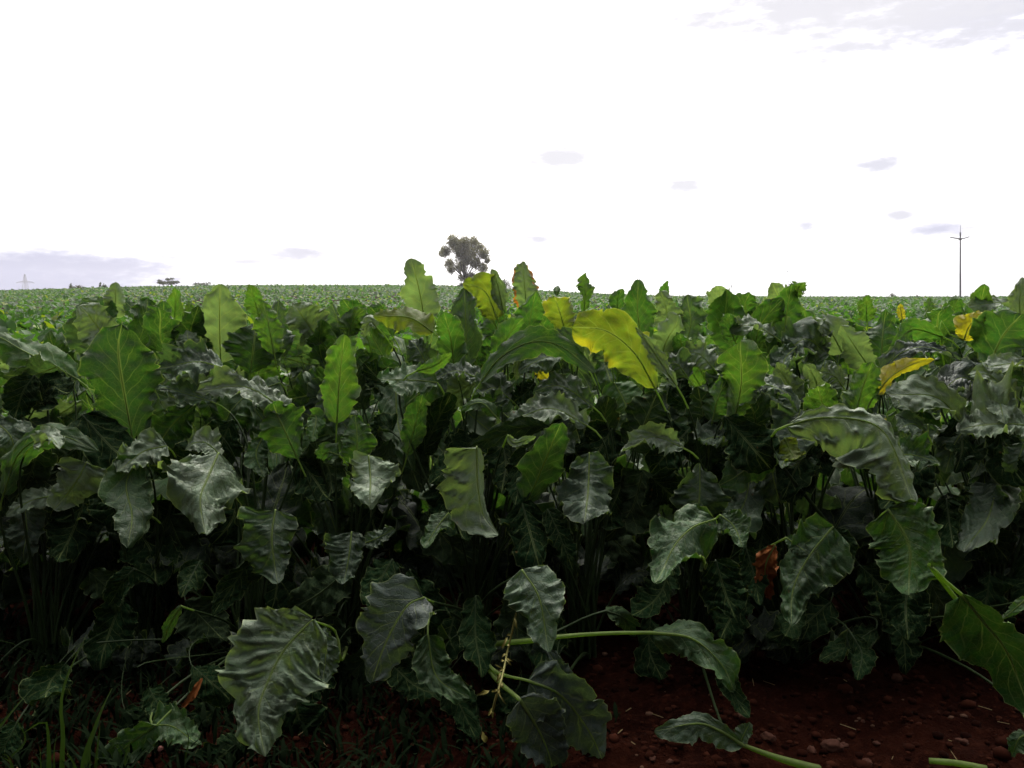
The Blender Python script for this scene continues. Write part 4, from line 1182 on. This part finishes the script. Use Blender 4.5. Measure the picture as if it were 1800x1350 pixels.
def grass():
    D = 1.40
    tufts = [((120, 1420), 'grass tuft with the tallest bent blade at the lower left corner',
              [([(112, 1420), (109, 1340), (111, 1290), (107, 1240), (118, 1190), (152, 1115)], 4.5), ([(84, 1420), (86, 1340), (84, 1285), (76, 1268), (42, 1288)], 5), ([(100, 1430), (95, 1330), (100, 1290)], 3),
               ([(70, 1430), (72, 1360), (70, 1310)], 3), ([(60, 1420), (58, 1370), (56, 1330)], 2.5), ([(112, 1400), (130, 1350), (112, 1320)], 3), ([(40, 1430), (20, 1340), (4, 1325)], 3)]),
             ((152, 1420), 'grass tuft with broad bright blades leaning to the right, beside the low beet leaves',
              [([(143, 1420), (148, 1340), (165, 1285), (182, 1240), (197, 1210)], 6.5), ([(156, 1430), (157, 1340), (160, 1305)], 5), ([(160, 1420), (172, 1310), (176, 1275)], 4), ([(212, 1425), (218, 1345), (233, 1290)], 4.5),
               ([(205, 1430), (222, 1340), (248, 1312)], 2), ([(320, 1420), (325, 1340), (332, 1300), (322, 1270)], 3), ([(118, 1400), (135, 1360), (118, 1320)], 3)]),
             ((-20, 1400), 'thin grass stems slanting in from the left edge',
              [([(-30, 1320), (0, 1278), (30, 1240), (66, 1200)], 2.6), ([(70, 1221), (85, 1212), (100, 1204)], 2), ([(20, 1330), (45, 1300), (27, 1262)], 2), ([(0, 1380), (20, 1345), (3, 1330)], 3)])]
    for (bx, by), lab, blades in tufts:
        base = at(bx, by, D); base[2] = soil_h(base[0], base[1])
        e = thing('grass_tuft', base, lab, 'grass', 'grass tufts at the field edge')
        for i, (pts, w) in enumerate(blades): grass_blade(pts, w, D + (i % 3) * .03 - .02, e, base)
grass()

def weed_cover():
    """low weeds and grass, coloured near black to put shade on the soil under and in front of the plants, thinning out to the bare soil"""
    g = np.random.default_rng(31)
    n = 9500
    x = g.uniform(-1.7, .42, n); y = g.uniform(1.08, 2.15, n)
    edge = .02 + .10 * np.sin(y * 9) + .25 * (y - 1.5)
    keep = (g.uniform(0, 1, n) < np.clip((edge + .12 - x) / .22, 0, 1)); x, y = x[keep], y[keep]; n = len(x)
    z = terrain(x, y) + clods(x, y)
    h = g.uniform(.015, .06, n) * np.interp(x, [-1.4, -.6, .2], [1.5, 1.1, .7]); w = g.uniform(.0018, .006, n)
    az = g.uniform(0, 6.28, n); ln = g.uniform(.2, 1.1, n)
    d = np.stack([np.cos(az), np.sin(az), np.zeros(n)], 1); sd = np.stack([-np.sin(az), np.cos(az), np.zeros(n)], 1)
    up = np.array([0, 0, 1.0])
    rows = []
    for t, ww in ((0, .6), (.4, 1.0), (.75, .8), (1.0, .08)):
        c = np.stack([x, y, z], 1) + d * (h * ln * t ** 1.6)[:, None] + up * (h * (t - .35 * t * t * ln))[:, None]
        rows.append(np.stack([c - sd * (w * ww)[:, None], c + sd * (w * ww)[:, None]], 1))
    V = np.stack(rows, 1).reshape(-1, 3)
    q = np.array([[0, 1, 3, 2], [2, 3, 5, 4], [4, 5, 7, 6]])
    F = (np.arange(n)[:, None, None] * 8 + q[None]).reshape(-1, 4)
    m, k = new_mat('shade_toned_weed')
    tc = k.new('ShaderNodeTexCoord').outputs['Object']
    finish(k, principled(k, k.mix(k.noise(tc, 14.0, 3.0), (0.004, 0.009, 0.003), (0.008, 0.017, 0.005)), 0.8, 0.04))  # near-black tone stands in for shade on the soil
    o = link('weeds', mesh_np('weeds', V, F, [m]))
    tag(o, 'low weeds and grass coloured near black as shade on the ground under the plants', 'weeds', None, 'stuff')
weed_cover()

def weed():
    D = 1.44
    path = [(907, 1078), (900, 1112), (893, 1140), (886, 1175), (880, 1200), (872, 1225), (866, 1250)]
    W = [at(x, y, D + .04 * math.sin(i)) for i, (x, y) in enumerate(path)]
    base = W[-1].copy()
    e = thing('weed_stalk', base, 'thin yellowing weed stalk hanging in front of the stalks, with small dry leaflets', 'weed')
    bar('stem', [w - base for w in W], (.0016, .0022), e, M_WEEDSTEM)
    lf = [((905, 1085), (908, 1105), 3), ((897, 1115), (890, 1117), 4), ((892, 1120), (882, 1140), 5), ((893, 1132), (896, 1138), 3), ((890, 1148), (882, 1155), 3), ((890, 1157), (902, 1163), 2.5),
          ((889, 1158), (899, 1170), 3), ((884, 1160), (881, 1164), 4), ((886, 1176), (870, 1168), 2.2), ((884, 1176), (875, 1180), 4), ((880, 1182), (873, 1200), 5), ((881, 1200), (874, 1204), 4), ((882, 1200), (884, 1210), 4),
          ((874, 1212), (864, 1216), 5), ((876, 1212), (880, 1222), 4), ((876, 1218), (889, 1238), 2.2), ((868, 1243), (858, 1258), 5), ((866, 1246), (866, 1262), 4), ((860, 1214), (838, 1222), 6)]
    for i, (a, b, w) in enumerate(lf):
        A, B = at(*a, D), at(*b, D - .01)
        C = spline([A, (A + B) / 2 + np.array([0, -.004, .002]), B], 8); T = unit(np.gradient(C, axis=0)); V_ = unit(C - CAM); L = unit(np.cross(T, V_)); N = np.cross(L, T); N = N * np.sign(-(N * V_).sum(1))[:, None]
        v, f, uv, vs_ = blade_np(C, L, N, (w * D / FPX * .6,) * 2, 6, 300 + i, .3, .3, .15, .05, 'e', .05)
        link('leaflet', mesh_np('leaflet', v - base, f, [M_WEEDLEAF], uv), e)
    # a dry broken piece lower down
    A, B = at(848, 1286, 1.44), at(853, 1306, 1.43)
    C = spline([A, (A + B) / 2, B], 10); T = unit(np.gradient(C, axis=0)); V_ = unit(C - CAM); L = unit(np.cross(T, V_)); N = np.cross(L, T); N = N * np.sign(-(N * V_).sum(1))[:, None]
    v, f, uv, vs_ = blade_np(C, L, N, (.006, .005), 8, 411, .3, .3, .3, .2, 's', .2)
    o = link('withered_leaf', mesh_np('withered_leaf', v - A, f, [M_WEEDLEAF], uv)); o.location = A
    tag(o, 'tiny crumpled yellow brown leaf below the weed stalk', 'leaf')
weed()


# ------------------------------------------------------------------ air
def added_haze():
    x0, x1, y0, y1, z0, z1 = -1010, 1010, -1010, 1010, -1.2, 36  # volume added to grey the distance, in place of lens glare
    V = np.array([(x, y, z) for z in (z0, z1) for y in (y0, y1) for x in (x0, x1)], float)
    F = np.array([[0, 2, 3, 1], [4, 5, 7, 6], [0, 1, 5, 4], [2, 6, 7, 3], [0, 4, 6, 2], [1, 3, 7, 5]])
    m, k = new_mat('added_haze')
    v = k.new('ShaderNodeVolumePrincipled'); v.inputs['Color'].default_value = (.98, .98, 1, 1); v.inputs['Density'].default_value = 0.0003; v.inputs['Anisotropy'].default_value = 0.6
    out = k.new('ShaderNodeOutputMaterial'); k.l.new(v.outputs[0], out.inputs['Volume'])
    o = link('added_haze', mesh_np('added_haze', V, F, [m], None, False))
    tag(o, 'thin bright veil of air added over the field in place of lens glare', 'added_haze', None, 'stuff')
added_haze()
